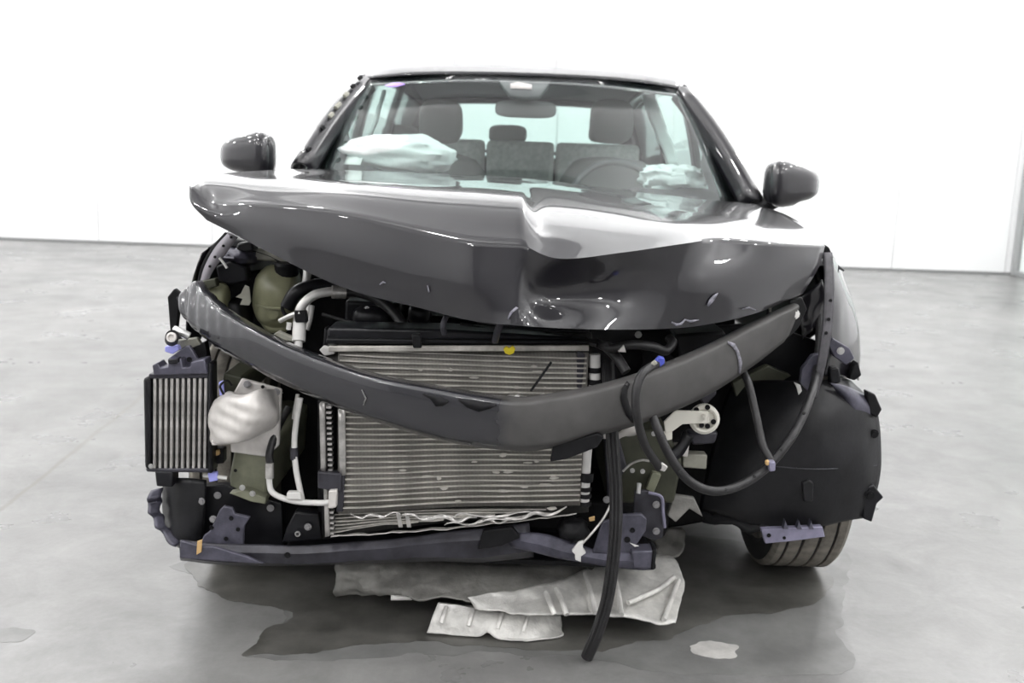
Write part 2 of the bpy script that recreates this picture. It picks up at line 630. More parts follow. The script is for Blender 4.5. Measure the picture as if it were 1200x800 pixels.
struct(box('wall_right', (HX1, HY0, 0), (HX1 + 0.2, HY1, HZ), M['hallwall'], None, 0))
struct(box('wall_left', (HX0 - 0.2, HY0, 0), (HX0, HY1, HZ), M['hallwall'], None, 0))
struct(box('wall_front', (HX0, HY0 - 0.2, 0), (HX1, HY0, HZ), M['greywall'], None, 0))
struct(box('ceiling', (HX0, HY0, HZ), (HX1, HY1 + 0.2, HZ + 0.2), M['hallwall'], None, 0))
for k, by in enumerate((-8.5, -4.5, -0.4, 4.2, 8.2)):
    struct(box('trim_%d' % (k + 1), (HX0, by - 0.12, HZ - 0.36), (HX1, by + 0.12, HZ - 0.01), M['beamsteel'], None, 0.01))
# grey framed door at the right hand corner
d1 = struct(box('door_1', (HX1 - 0.05, 9.2, 0.06), (HX1, HY1 - 0.16, 2.6), M['doorpane'], None, 0.004))
box('door_post', (HX1 - 0.08, HY1 - 0.14, 0), (HX1 - 0.001, HY1 - 0.02, 2.72), M['doorframe'], d1, 0.008)
box('door_post', (HX1 - 0.08, 9.08, 0), (HX1 - 0.001, 9.2, 2.72), M['doorframe'], d1, 0.008)
box('door_sill', (HX1 - 0.08, 9.2, 0), (HX1 - 0.001, HY1 - 0.14, 0.06), M['doorframe'], d1, 0.006)
box('door_head', (HX1 - 0.08, 9.2, 2.6), (HX1 - 0.001, HY1 - 0.14, 2.72), M['doorframe'], d1, 0.006)
# unseen dark panels added behind the camera for the paint to mirror
for k, (a, b_) in enumerate(((-8.2, -4.4), (-2.4, 1.4))):
    d = struct(box('door_%d' % (k + 2), (a, HY0, 0), (b_, HY0 + 0.08, 4.2), M['beamsteel'], None, 0.01))


from mathutils.bvhtree import BVHTree
_bvh = {}


def hit(o, px, py, lift=0.002):
    """where the line of sight of a photo pixel meets an object's own surface"""
    if o.name not in _bvh:
        me = o.data
        c = WORLD[o.name]
        _bvh[o.name] = BVHTree.FromPolygons([v.co + c for v in me.vertices], [tuple(q.vertices) for q in me.polygons])
    d = (_f + (px - 600) / FPX * _r - (py - 400) / FPX * _u).normalized()
    loc, nrm, idx, dist = _bvh[o.name].ray_cast(Vector((0, 0, CAMH)), d)
    if loc is None:
        return None
    if nrm.dot(d) > 0:
        nrm = -nrm
    return loc + nrm * lift


def mark(name, o, line, w, m, label=None, lift=0.0045):
    """thin scuff lying on a surface along a line of pixels, w pixels wide at each point"""
    vs, n = [], 0
    for k, (px, py) in enumerate(line):
        q0 = line[max(k - 1, 0)]
        q1 = line[min(k + 1, len(line) - 1)]
        t = Vector((q1[0] - q0[0], q1[1] - q0[1])).normalized()
        ww = w[k] / 2
        a = hit(o, px - t.y * ww, py + t.x * ww, lift)
        b = hit(o, px + t.y * ww, py - t.x * ww, lift)
        if a is None or b is None:
            continue
        vs += [a, b]
        n += 1
    if n < 2:
        return None
    fs = [(2 * k, 2 * k + 1, 2 * k + 3, 2 * k + 2) for k in range(n - 1)]
    return link(name, vs, fs, m, o, True, 40, .001, label=label)

# ------------------------------------------------------------------ the car
CX = 0.03                      # centre line of the car
YF, YR = 2.95, 5.62            # axles
car = empty('car', (CX, 4.4, 0), 'black hatchback with crushed front end, bonnet buckled and bumper torn off', 'car')


def half(Y):
    if Y < 3.2:
        return 0.905
    if Y < 5.4:
        return 0.895
    return 0.895 - 0.10 * ((Y - 5.4) / 1.05) ** 2


def side_x(Y, z):
    k = 1 - 0.10 * max(0, (0.62 - z) / 0.4) ** 2 - 0.16 * max(0, (z - 0.70) / 0.38) ** 2
    return half(Y) * k


def low(Y):
    z = 0.24
    for yc in (YF, YR):
        if abs(Y - yc) < 0.375:
            z = max(z, 0.33 + math.sqrt(0.375 ** 2 - (Y - yc) ** 2))
    return z


def belt(Y):
    return 0.985 + 0.05 * min(1, max(0, (Y - 3.4) / 2.6)) if Y > 2.95 else 0.90 + 0.085 * (Y - 2.6) / 0.35


def side_panel(name, y0, y1, s):
    ny, nz = max(4, int((y1 - y0) / 0.035)), 12
    ctrl = []
    for i in range(ny + 1):
        Y = y0 + (y1 - y0) * i / ny
        zl, zb = low(Y), belt(Y)
        ctrl.append([Vector((CX + s * side_x(Y, zl + (zb - zl) * j / nz), Y, zl + (zb - zl) * j / nz)) for j in range(nz + 1)])
    v, f = surf(ctrl, 1, 1)
    return link(name, v, f, M['paint'], car, True, 40, 0.004, off=0)


for s in (-1, 1):
    side_panel('front_fender', 2.66 if s < 0 else 2.995, 3.60, s)
    d = side_panel('front_door', 3.607, 4.60, s)
    h = box('door_handle', (CX + s * 0.885 - 0.012, 4.36, 0.85), (CX + s * 0.885 + 0.012, 4.54, 0.875), M['paint'], d, 0.006)
    d = side_panel('rear_door', 4.607, 5.36, s)
    h = box('door_handle', (CX + s * 0.885 - 0.012, 5.1, 0.87), (CX + s * 0.885 + 0.012, 5.28, 0.895), M['paint'], d, 0.006)
    side_panel('quarter_panel', 5.367, 6.44, s)
    box('side_sill', (CX + s * 0.80 - 0.06, 3.35, 0.16), (CX + s * 0.80 + 0.06, 5.24, 0.26), M['black_satin'], car, 0.02)

# roof, with the screen's top edge at Y 4.2
RT = {}
WL, WR = at(425, 92, 4.2), at(803, 104, 4.2)
ctrl = []
for i in range(9):
    t = i / 8
    xx = WL.x + (WR.x - WL.x) * t
    e = (2 * t - 1)
    sc = 1 - abs(e) ** 3
    z_front = at(425 + 378 * t, 86 + 12 * t - 3 * (1 - e * e), 4.2).z
    row = []
    for Y, dz, w in ((4.2, 0, 1.0), (4.35, .058, 1.03), (4.7, .135, 1.06), (5.2, .165, 1.05), (5.8, .12, 1.0), (6.12, .05, .95)):
        if Y == 4.2:
            Y = 4.2 - .062 * (1 - e * e)
        row.append(Vector((CX + (xx - CX) * w, Y, z_front + dz * (0.82 + 0.18 * sc) - (0.02 * abs(e) ** 4))))
    ctrl.append(row)
roof = sheet('roof', ctrl, M['paint'], car, 4, 4, 0.005, off=-1)
RF = [c[0].copy() for c in ctrl]
RB = [c[-1].copy() for c in ctrl]
lin = []
for c in ctrl:
    lin.append([p + Vector((0, 0.02, -0.03)) for p in c])
sheet('headliner', lin, M['headliner'], car, 3, 3, 0.006)

# windscreen
def scr(px, py, Y): return at(px, py, Y)
BL, BR = at(362, 205, 3.62), at(872, 243, 3.62)
ctrl = []
for i in range(7):
    t = i / 6
    top = RF[0].lerp(RF[-1], t)
    top = Vector((top.x, 4.195 - 0.06 * (1 - (2 * t - 1) ** 2), RF[min(8, int(round(t * 8)))].z - 0.006))
    e = 1 - (2 * t - 1) ** 2
    bot = BL.lerp(BR, t) + Vector((0, -0.22 * e, -0.035))
    mid = top.lerp(bot, 0.5) + Vector((0, -0.03 * e, 0.02 + 0.012 * e))
    ctrl.append([top, mid, bot])
ws = sheet('windshield', ctrl, M['windshield'], car, 4, 6, 0.005, off=0)
WS = ctrl


def ws_pt(t, v, lift=0.006):
    """point on the screen, t across 0..1, v down 0..1"""
    a = cr([c[0] for c in WS], 8)
    b = cr([c[1] for c in WS], 8)
    d = cr([c[2] for c in WS], 8)
    k = min(len(a) - 1, max(0, int(round(t * (len(a) - 1)))))
    p = cr([a[k], b[k], d[k]], 20)
    q = p[min(40, max(0, int(round(v * 40))))]
    n = (d[k] - a[k]).cross(Vector((1, 0, 0))).normalized()
    if n.z < 0:
        n = -n
    return q + n * lift


def on_screen(name, uv, m, lift=0.006, solid=0.002, label=None, parent=None):
    vs = [ws_pt(t, v, lift) for t, v in uv]
    n = len(vs) // 2
    f = [(i, i + 1, n + i + 1, n + i) for i in range(n - 1)]
    return link(name, vs, f, m, parent or ws, True, 40, solid, label=label)


N = 24
on_screen('glass_border', [(i / N, 0.80 + 0.08 * (1 - (2 * i / N - 1) ** 2)) for i in range(N + 1)] + [(i / N, 1.0) for i in range(N + 1)], M['frit'], -0.004)
on_screen('glass_border', [(i / N, 0.0) for i in range(N + 1)] + [(i / N, 0.07) for i in range(N + 1)], M['frit'], -0.004)
for s in (0, 1):
    uv = [(s + (1 - 2 * s) * 0.0, j / 12) for j in range(13)] + [(s + (1 - 2 * s) * (0.03 + 0.035 * j / 12), j / 12) for j in range(13)]
    on_screen('glass_border', uv, M['frit'], -0.004)
on_screen('camera_housing', [(0.42, 0.02), (0.5, 0.02), (0.58, 0.02), (0.46, 0.21), (0.5, 0.22), (0.54, 0.21)], M['trim'], -0.012, 0.02)
on_screen('camera_window', [(0.45, 0.10), (0.48, 0.085), (0.53, 0.10), (0.46, 0.15), (0.49, 0.155), (0.525, 0.15)], M['seat'], 0.003)
on_screen('sticker', [(0.085, 0.10), (0.10, 0.08), (0.125, 0.08), (0.14, 0.10), (0.085, 0.105), (0.10, 0.135), (0.125, 0.135), (0.14, 0.105)], M['sticker'], 0.004, label='small violet oval sticker')
on_screen('paper_label', [(0.05, 0.70), (0.075, 0.68), (0.105, 0.68), (0.035, 0.83), (0.06, 0.84), (0.095, 0.83)], M['paper'], -0.012, label='white paper slip behind the glass')

# A pillars and roof rails
for s, base, top in ((-1, at(350, 197, 3.60), RF[0]), (1, at(888, 240, 3.60), RF[-1])):
    pts = []
    for k in range(10):
        t = k / 9
        p = base.lerp(top + Vector((0, 0, -.014)), t) + Vector((s * 0.004 * math.sin(t * math.pi), 0, 0.02 * math.sin(t * math.pi)))
        pts.append(p)
    ctrl = []
    for dx, dy, dz in ((-0.05, 0.01, -0.03), (-0.028, -0.02, 0.012), (0.0, -0.03, 0.018), (0.022, 0.0, 0.012), (0.038, 0.07, -0.012), (0.01, 0.09, -0.03)):
        ctrl.append([p + Vector((s * dx, dy, dz)) for p in pts])
    pil = sheet('windshield_pillar', ctrl, M['paint'], car, 3, 1, 0.008)
    # rail back to the tail
    rail = [top + Vector((0, .05, -.012))] + [Vector((CX + (top.x - CX) * w, Y, top.z + dz)) for Y, w, dz in ((4.6, 1.06, .06), (5.2, 1.06, .08), (5.8, 1.0, .05), (6.15, .95, -.02))]
    tube('roof_rail', rail, 0.032, M['paint'], car, px=False)
    if s < 0:
        # trim stripped off: torn clips and foam on the pillar
        for t, w in ((.1, .012), (.3, .012), (.42, .02), (.52, .03), (.66, .02), (.78, .014), (.9, .014)):
            p = base.lerp(top, t) + Vector((0.012, -0.035, 0.022 + 0.016 * math.sin(t * math.pi)))
            q = base.lerp(top, t + w * 1.6) + Vector((0.016, -0.035, 0.022 + 0.016 * math.sin(t * math.pi)))
            tube('trim_clip', [p, (p + q) / 2 + Vector((.003, 0, .004)), q], 0.009, M['pale_primer'] if w > .015 else M['black'], pil, px=False, n=3, seg=6)
# B, C pillars, side glass, tail
for s in (-1, 1):
    def side_pt(Y, v):
        lo = Vector((CX + s * side_x(Y, belt(Y)), Y, belt(Y)))
        rr = cr([(CX + (RF[-1].x - CX) * s * 1.0, 4.2, RF[4].z - .02), (CX + (RF[-1].x - CX) * s * 1.06, 4.7, RF[4].z + .05),
                 (CX + (RF[-1].x - CX) * s * 1.05, 5.2, RF[4].z + .065), (CX + (RF[-1].x - CX) * s * 1.0, 5.8, RF[4].z + .03), (CX + (RF[-1].x - CX) * s * .95, 6.2, RF[4].z - .04)], 10)
        if Y < 4.2:
            t = (Y - 3.6) / 0.6
            b = at(350, 197, 3.6) if s < 0 else at(888, 240, 3.6)
            hi = b.lerp(RF[0] if s < 0 else RF[-1], t) + Vector((0, 0, 0.03 * math.sin(t * math.pi)))
            if hi.z < lo.z + 0.01:
                hi.z = lo.z + 0.01
        else:
            hi = min(rr, key=lambda p: abs(p.y - Y)).copy()
        return lo.lerp(hi, v)

    def strip(name, y0, y1, m, n=8, solid=0.004, par=car):
        ctrl = [[side_pt(y0 + (y1 - y0) * i / n, v / 4) + Vector((s * 0.02 * math.sin(v / 4 * 3.14), 0, 0)) for v in range(5)] for i in range(n + 1)]
        return sheet(name, ctrl, m, par, 1, 2, solid)
    strip('side_window', 3.72, 4.58, M['sideglass'])
    strip('center_pillar', 4.58, 4.68, M['frit'], 2, 0.03)
    strip('side_window', 4.68, 5.48, M['sideglass'])
    strip('rear_pillar', 5.48, 6.15, M['paint'], 8, 0.03)

# tailgate with rear glass, tail lamps, rear bumper
def tg(u, v):
    xx = CX + u * (0.60 + 0.20 * v)
    return Vector((xx, 6.14 + 0.30 * v - 0.02 * u * u, RB[4].z - 0.03 - v * 0.58 - 0.02 * u * u))


tail = empty('tailgate', (CX, 6.3, 1.2))
tail.parent = car
tail.location = Vector((CX, 6.3, 1.2)) - WORLD['car']
WORLD['tailgate'] = Vector((CX, 6.3, 1.2))
sheet('rear_window', [[tg(u, v) for v in (0.06, 0.33, 0.6)] for u in (-.85, -.5, 0, .5, .85)], M['sideglass'], tail, 3, 3, 0.005)
sheet('upper_frame', [[tg(u, v) for v in (0.0, 0.03, 0.06)] for u in (-1, -.5, 0, .5, 1)], M['paint'], tail, 3, 2, 0.02)
for s in (-1, 1):
    sheet('side_frame', [[tg(s * u, v) for v in (0.06, 0.33, 0.6)] for u in (.85, .92, 1)], M['paint'], tail, 2, 3, 0.02)
    blob('tail_lamp', (CX + s * 0.68, 6.42, 0.93), (0.14, 0.06, 0.07), M['red'], car, 0, seg=16, rings=10, power=.7)
sheet('lower_skin', [[tg(u, .6), Vector((CX + u * .78, 6.46 - .03 * u * u, 0.90)), Vector((CX + u * .78, 6.47 - .03 * u * u, 0.66))] for u in (-1, -.5, 0, .5, 1)], M['paint'], tail, 3, 4, 0.02)
sheet('rear_bumper', [[Vector((CX + u * .84, 6.50 - .10 * u ** 4, z)) for z in (.70, .62, .45, .28)] for u in (-1, -.8, -.4, 0, .4, .8, 1)], M['paint'], car, 3, 3, 0.02)

# floor pan, engine bulkhead, inner walls: the dark tub
box('floor_pan', (CX - .78, 3.5, .20), (CX + .78, 6.35, .26), M['black'], car, 0.01)
box('bulkhead', (CX - .74, 3.44, .24), (CX + .74, 3.50, .96), M['black'], car, 0.01)
box('subframe', (CX - .42, 2.62, .17), (CX + .42, 3.4, .30), M['black'], car, 0.03)
blob('engine', (CX - .02, 2.98, .62), (.36, .24, .24), M['black'], car, .15, 2.5, 4, power=.6)
sheet('cowl_panel', [[at(px, py, Y) for px, py, Y in ((370 + 515 * t, 200 + 44 * t - 6 * (1 - (2 * t - 1) ** 2), 3.52 - .14 * (1 - (2 * t - 1) ** 2)),
      (370 + 515 * t, 206 + 44 * t - 4 * (1 - (2 * t - 1) ** 2), 3.40 - .14 * (1 - (2 * t - 1) ** 2)))] for t in (0, .25, .5, .75, 1)], M['black_satin'], car, 3, 3, 0.01)

# ---- interior
box('dashboard', (CX - .68, 3.62, .72), (CX + .68, 4.02, .98), M['trim'], car, 0.05)
wheel_c = at(722, 222, 4.06)
wpts = []
for k in range(25):
    w = 2 * math.pi * k / 24
    wpts.append(wheel_c + Vector((0.18 * math.cos(w), 0.18 * math.sin(w) * .35, 0.18 * math.sin(w) * .93)) + Vector((0, 0, -.06)))
sw = tube('steering_wheel', wpts, 0.014, M['trim'], car, px=False, n=2)
blob('hub', wheel_c + Vector((0, 0, -.06)), (.06, .04, .05), M['trim'], sw, .05, seg=14, rings=8)
box('spoke', wheel_c + Vector((-.17, -.01, -.07)), wheel_c + Vector((.17, .01, -.05)), M['trim'], sw, .006)
for s, pxs in ((-1, 506), (1, 706)):
    st = empty('front_seat', (CX + s * .39, 4.5, .26))
    st.parent = car
    st.location = Vector((CX + s * .39, 4.5, .26)) - WORLD['car']
    WORLD[st.name] = Vector((CX + s * .39, 4.5, .26))
    sx = CX + s * .39
    blob('cushion', (sx, 4.40, .50), (.25, .28, .10), M['seat_dark'], st, .04, 2, s, power=.55)
    blob('backrest', (sx, 4.66, .86), (.245, .10, .34), M['seat_dark'], st, .04, 2, s + 5, power=.55)
    hp = at(pxs, 142, 4.72)
    blob('headrest', (sx, 4.72, hp.z), (.10, .06, .10), M['seat_dark'], st, .03, 2, s + 9, power=.6)
rs = empty('rear_seat', (CX, 5.6, .26))
rs.parent = car
rs.location = Vector((CX, 5.6, .26)) - WORLD['car']
WORLD[rs.name] = Vector((CX, 5.6, .26))
box('bench', (CX - .62, 5.15, .40), (CX + .62, 5.6, .56), M['seat'], rs, .05)
ztop = at(600, 165, 5.62).z
for a, b_ in ((-.63, -.215), (-.205, .165), (.175, .63)):
    box('backrest', (CX + a, 5.58, .55), (CX + b_, 5.70, ztop), M['seat'], rs, .025)
for pxh in (470, 595, 712):
    c = at(pxh, 158, 5.66)
    blob('headrest', (c.x, 5.66, c.z + .004), (.105, .05, .05), M['seat_dark'], rs, .02, 2, pxh, power=.6)
box('parcel_shelf', (CX - .6, 5.7, ztop - .07), (CX + .6, 6.2, ztop - .05), M['trim'], car, .01)
mc = at(616, 128, 4.10)
rm = blob('rear_view_mirror', mc, (.122, .022, .034), M['trim'], car, 0, seg=24, rings=12, power=.55)
tube('stalk', [mc + Vector((0, .0, .02)), mc + Vector((0, -.02, .05)), mc + Vector((0, -.03, .09))], .01, M['trim'], rm, px=False, n=3)
# air bags
ac = at(467, 178, 3.78)
blob('passenger_airbag', ac + Vector((0, 0, -.012)), (.215, .11, .076), M['airbag'], car, .13, 2.6, 14, 56, 36, .95, label='deflated white airbag heaped on the dashboard')
ac = at(790, 205, 3.86)
blob('driver_airbag', ac + Vector((0, 0, -.02)), (.125, .08, .055), M['airbag'], car, .35, 2.6, 21, 40, 26, .85, label='small deflated white airbag at the steering wheel')
for s, pp in ((1, [(752, 112, 4.5), (762, 140, 4.45), (775, 172, 4.4), (782, 195, 4.36)]), (-1, [(448, 108, 4.6), (440, 135, 4.5), (432, 158, 4.45)])):
    ctrl = [[at(px + dx, py, Y) for px, py, Y in pp] for dx in ((0, 7, 14) if s > 0 else (0, 2, 4))]
    sheet('curtain_airbag', ctrl, M['airbag'], car, 3, 4, .02, fn=crumple(.006, 18, s))

# ---- mirrors
for s, cpx, cpy in ((-1, 290, 182), (1, 928, 216)):
    c = at(cpx, cpy, 3.55)
    verts, faces = [], []
    seg, rings = 28, 18
    for i in range(rings + 1):
        th = math.pi * i / rings
        for k in range(seg):
            w = 2 * math.pi * k / seg
            d = Vector((math.sin(th) * math.cos(w), math.sin(th) * math.sin(w), math.cos(th)))
            q = Vector([math.copysign(abs(e) ** .62, e) for e in d])
            out = q.x * s
            zz = q.z * (.074 - .018 * out) + (.012 if s < 0 else .008) * -out * .4
            if q.z < 0:
                zz *= .86 if out > 0 else 1.0
            yy = q.y * .085 + .05 * out * (1 if q.y < 0 else .2)
            verts.append(c + Vector((q.x * .097, yy, zz)))
    for i in range(rings):
        for k in range(seg):
            k2 = (k + 1) % seg
            faces.append((i * seg + k, i * seg + k2, (i + 1) * seg + k2, (i + 1) * seg + k))
    mm = link('side_mirror', verts, faces, M['paint'], car, True, 60)
    blob('inner_cap', c + Vector((-s * .068, -.048, -.004)), (.034, .045, .064), M['black_satin'], mm, 0, seg=18, rings=12, power=.65)
    tube('mirror_foot', [c + Vector((-s * .05, .02, -.055)), c + Vector((-s * .09, .04, -.085)), c + Vector((-s * .14, .07, -.10))], [.03, .026, .03], M['black'], mm, px=False, n=5)
    sheet('mirror_glass', [[c + Vector((s * a, .088, b_)) for b_ in (-.05, 0, .05)] for a in (-.075, 0, .075)], M['pipe'], mm, 2, 2, .004)

# ---- wheels
def wheel(x, yc, s, tread=True, steer=0):
    w0 = empty('wheel', (x, yc, .328))
    w0.parent = car
    w0.location = Vector((x, yc, .328)) - WORLD['car']
    WORLD[w0.name] = Vector((x, yc, .328))
    W, R = .108, .325
    prof = [(.235, -W * .85), (.26, -W), (.30, -W * .98), (.316, -W * .88)]
    tyre = lathe('tyre', prof + [(.3185, -W * .8), (.3185, W * .8)] + [(r, -h) for r, h in reversed(prof)], (x, yc, .328), (1, 0, 0), M['tyre_dark'], w0, 64)
    # tread ribs parted by real grooves
    edges = [-.95, -.60, -.22, .20, .58, .95]
    for i in range(5):
        a, b_ = edges[i] * W + .003, edges[i + 1] * W - .003
        ra = R - (.009 if i in (0, 4) else 0)
        pr = [(.312, a), (ra if i == 0 else R - .001, a + .001), (R, a + .004 if i else a + .012), (R, b_ - .004 if i < 4 else b_ - .012), (ra if i == 4 else R - .001, b_ - .001), (.312, b_)]
        lathe('tread_rib', pr, (x, yc, .328), (1, 0, 0), M['tyre'], tyre, 64)
    rim = lathe('rim', [(.05, s * W * .4), (.19, s * W * .55), (.225, s * W * .8), (.238, s * W * .85), (.238, -s * W * .8), (.22, -s * W * .75), (.2, -s * W * .1), (.05, -s * W * .1)], (x, yc, .328), (1, 0, 0), M['rim'], w0, 40)
    for k in range(5):
        w = 2 * math.pi * k / 5
        c = Vector((x + s * W * .62, yc + .06 * math.cos(w), .325 + .06 * math.sin(w)))
        e = Vector((x + s * W * .78, yc + .225 * math.cos(w), .325 + .225 * math.sin(w)))
        tube('spoke', [c, (c + e) / 2, e], [.03, .024, .028], M['rim'], rim, px=False, n=3, seg=8)
    return w0


RWX = at(940, 640, YF - .2).x
wheel(RWX, YF, 1)
wheel(CX - .80, YF, -1)
wheel(CX + .78, YR, 1)
wheel(CX - .78, YR, -1)

# ------------------------------------------------------------------ bonnet
H = [
    [(366, 197, 3.45), (300, 200, 3.00), (243, 206, 2.66), (222, 218, 2.50), (224, 238, 2.46), (242, 258, 2.45)],
    [(392, 198, 3.43), (322, 203, 2.97), (268, 210, 2.60), (252, 238, 2.47), (257, 252, 2.435), (270, 272, 2.42)],
    [(420, 199, 3.42), (352, 206, 2.95), (315, 212, 2.57), (300, 240, 2.40), (302, 262, 2.385), (312, 294, 2.37)],
    [(480, 202, 3.40), (430, 208, 2.90), (402, 217, 2.48), (392, 248, 2.315), (392, 290, 2.30), (402, 337, 2.295)],
    [(545, 205, 3.40), (515, 212, 2.86), (497, 226, 2.42), (489, 269, 2.235), (489, 318, 2.225), (496, 362, 2.22)],
    [(585, 206, 3.39), (568, 214, 2.83), (557, 231, 2.38), (553, 282, 2.185), (553, 332, 2.17), (555, 376, 2.17)],
    [(616, 208, 3.38), (614, 218, 2.81), (612, 235, 2.35), (611, 286, 2.155), (609, 335, 2.145), (603, 381, 2.13)],
    [(640, 211, 3.38), (640, 223, 2.82), (642, 254, 2.37), (655, 303, 2.125), (636, 344, 2.185), (648, 384, 2.14)],
    [(690, 217, 3.39), (700, 230, 2.84), (714, 260, 2.40), (728, 296, 2.165), (720, 338, 2.20), (716, 386, 2.17)],
    [(750, 224, 3.40), (772, 239, 2.87), (792, 261, 2.44), (805, 285, 2.23), (790, 334, 2.225), (778, 385, 2.22)],
    [(790, 228, 3.41), (815, 244, 2.90), (835, 262, 2.49), (842, 280, 2.31), (836, 326, 2.25), (830, 380, 2.25)],
    [(830, 233, 3.42), (862, 249, 2.94), (888, 266, 2.55), (904, 285, 2.35), (893, 320, 2.325), (885, 367, 2.31)],
    [(888, 239, 3.45), (922, 252, 3.02), (952, 270, 2.70), (967, 288, 2.50), (960, 312, 2.455), (941, 344, 2.43)],
]
ctrl = []
for col in H:
    pts = [at(*p) for p in col]
    pts.append(pts[-1] + Vector((0, .035, -.004)))
    ctrl.append(pts)


def hood_fn(v):
    n = noise.noise(v * 5 + Vector((3, 1, 2)))
    return v + Vector((0, -.001 * n, .0012 * n))


hood = sheet('hood', ctrl, M['paint'], car, 8, 8, .004, breaks=(6,), rbreaks=(3, 5), fn=hood_fn, angle=75, label='buckled glossy black bonnet folded along a central crease', off=-1)
mark('paint_scuff', hood, [(828, 358), (832, 352), (836, 347), (840, 343)], [2, 5, 4, 1], M['scuff'])
mark('paint_scuff', hood, [(786, 377), (792, 380), (797, 379), (802, 374), (808, 376), (818, 374)], [2, 3, 3, 2, 3, 1], M['scuff'])
mark('paint_scuff', hood, [(868, 362), (876, 360), (884, 363)], [1, 2, 1], M['scuff'])
mark('paint_scuff', hood, [(596, 374), (600, 366), (606, 360)], [1, 3, 2], M['scuff'])
mark('paint_scuff', hood, [(446, 333), (450, 330), (453, 331)], [1, 2.5, 1], M['scuff'])
mark('paint_scuff', hood, [(502, 334), (504, 342)], [1, 1.5], M['scuff'])
# underside stiffening frame of the bonnet
under = []
for col in H[1:-1:2]:
    pts = [at(*p) for p in col]
    under.append([pts[0] + Vector((0, -.06, -.03)), pts[1] + Vector((0, .02, -.04)), pts[2] + Vector((0, .05, -.045)), pts[3] + Vector((0, .08, -.05))])
sheet('inner_frame', under, M['black'], hood, 4, 4, .004)

# ------------------------------------------------------------------ bumper beam
TOPL = [(228, 330, 2.50), (236, 342, 2.45), (262, 366, 2.36), (300, 389, 2.28), (350, 413, 2.21), (430, 441, 2.14), (520, 459, 2.09), (600, 471, 2.06), (640, 468, 2.06), (700, 457, 2.09), (760, 439, 2.14), (830, 410, 2.22), (890, 380, 2.30), (936, 358, 2.38)]
BOTL = [(206, 350, 2.50), (216, 372, 2.45), (250, 402, 2.36), (300, 431, 2.28), (350, 455, 2.21), (430, 487, 2.14), (520, 513, 2.09), (600, 524, 2.06), (640, 522, 2.06), (700, 507, 2.09), (760, 490, 2.14), (830, 460, 2.22), (886, 424, 2.30), (922, 396, 2.38)]
ctrl = []
for a, b_ in zip(TOPL, BOTL):
    A, B = at(*a), at(*b_)
    mid = A.lerp(B, .5) + Vector((0, -.008, 0))
    ctrl.append([A + Vector((0, .06, -.004)), A + Vector((0, .004, 0)), A.lerp(B, .12) + Vector((0, -.006, 0)), mid, A.lerp(B, .86) + Vector((0, -.004, 0)), B + Vector((0, .006, 0)), B + Vector((0, .035, -.016)), B + Vector((0, .07, -.014))])


def beam_fn(v):
    k = max(0, min(1, (-.58 - v.x) / .14))
    return v + Vector((0, -.005 * k * math.sin(v.x * 190 + v.z * 25), 0))


bb = sheet('bumper_beam', ctrl, M['beam'], car, 8, 4, .004, fn=beam_fn, angle=45, label='black curved bumper crossbar, glossy at one end and scuffed grey at the other')
sheet('inner_channel', [[c[0] + Vector((0, .015, -.02)), c[3] + Vector((0, .07, 0)), c[7] + Vector((0, 0, .01))] for c in ctrl[1:-1]], M['dark_steel'], bb, 3, 3, .004)
# loose strap and scrape on the beam
mark('tape_band', bb, [(736, 449), (731, 456), (730, 465), (732, 474), (736, 484), (742, 492)], [3, 7, 8, 8, 8, 6], M['black'])
mark('scrape_mark', bb, [(852, 402), (858, 404), (863, 412), (866, 424), (865, 436)], [2, 5, 3.5, 4, 2], M['scuff'])
mark('scrape_mark', bb, [(425, 456), (430, 466), (427, 474)], [1, 1.5, 1], M['dust'])
mark('scrape_mark', bb, [(496, 461), (506, 465), (514, 470), (520, 471), (526, 470)], [1, 5, 12, 8, 2], M['black'])
mark('scrape_mark', bb, [(538, 468), (550, 473), (562, 476), (574, 475), (582, 474)], [2, 9, 12, 7, 2], M['black'])
plate('torn_edge', [(648, 522), (700, 508), (708, 512), (700, 524), (664, 538), (645, 541)], 2.08, .02, M['black'], bb, .002)
bolt(931, 368, 2.372, .010, bb, M['white'])
plate('end_plate', [(926, 352, 2.42), (940, 348, 2.44), (946, 362, 2.46), (936, 384, 2.46), (924, 396, 2.44)], 2.4, .02, M['black'], bb, .003)
plate('end_hook', [(196, 348), (204, 338), (212, 345), (206, 392), (224, 412), (214, 416), (200, 396)], 2.53, .02, M['black'], bb, .003)

# ------------------------------------------------------------------ condenser
CY = 2.30


def panel_quad(name, tl, tr, br, bl, Y, t, m, parent, nx=14, dent=0.0):
    ctrl = []
    for i in range(nx + 1):
        u = i / nx
        a, b_ = at(tl[0] + (tr[0] - tl[0]) * u, tl[1] + (tr[1] - tl[1]) * u, Y), at(bl[0] + (br[0] - bl[0]) * u, bl[1] + (br[1] - bl[1]) * u, Y)
        off = Vector((0, dent * math.sin(math.pi * u) ** 2, 0))
        ctrl.append([a + off, (a + b_) / 2 + off, b_ + off])
    ctrl = [[p + Vector((0, t / 2, 0)) for p in c] for c in ctrl]
    return sheet(name, ctrl, m, parent, 1, 3, t, off=0)


cond = panel_quad('condenser', (396, 404), (690, 414), (680, 592), (396, 602), CY + .007, .016, M['core'], car, 16, .02)


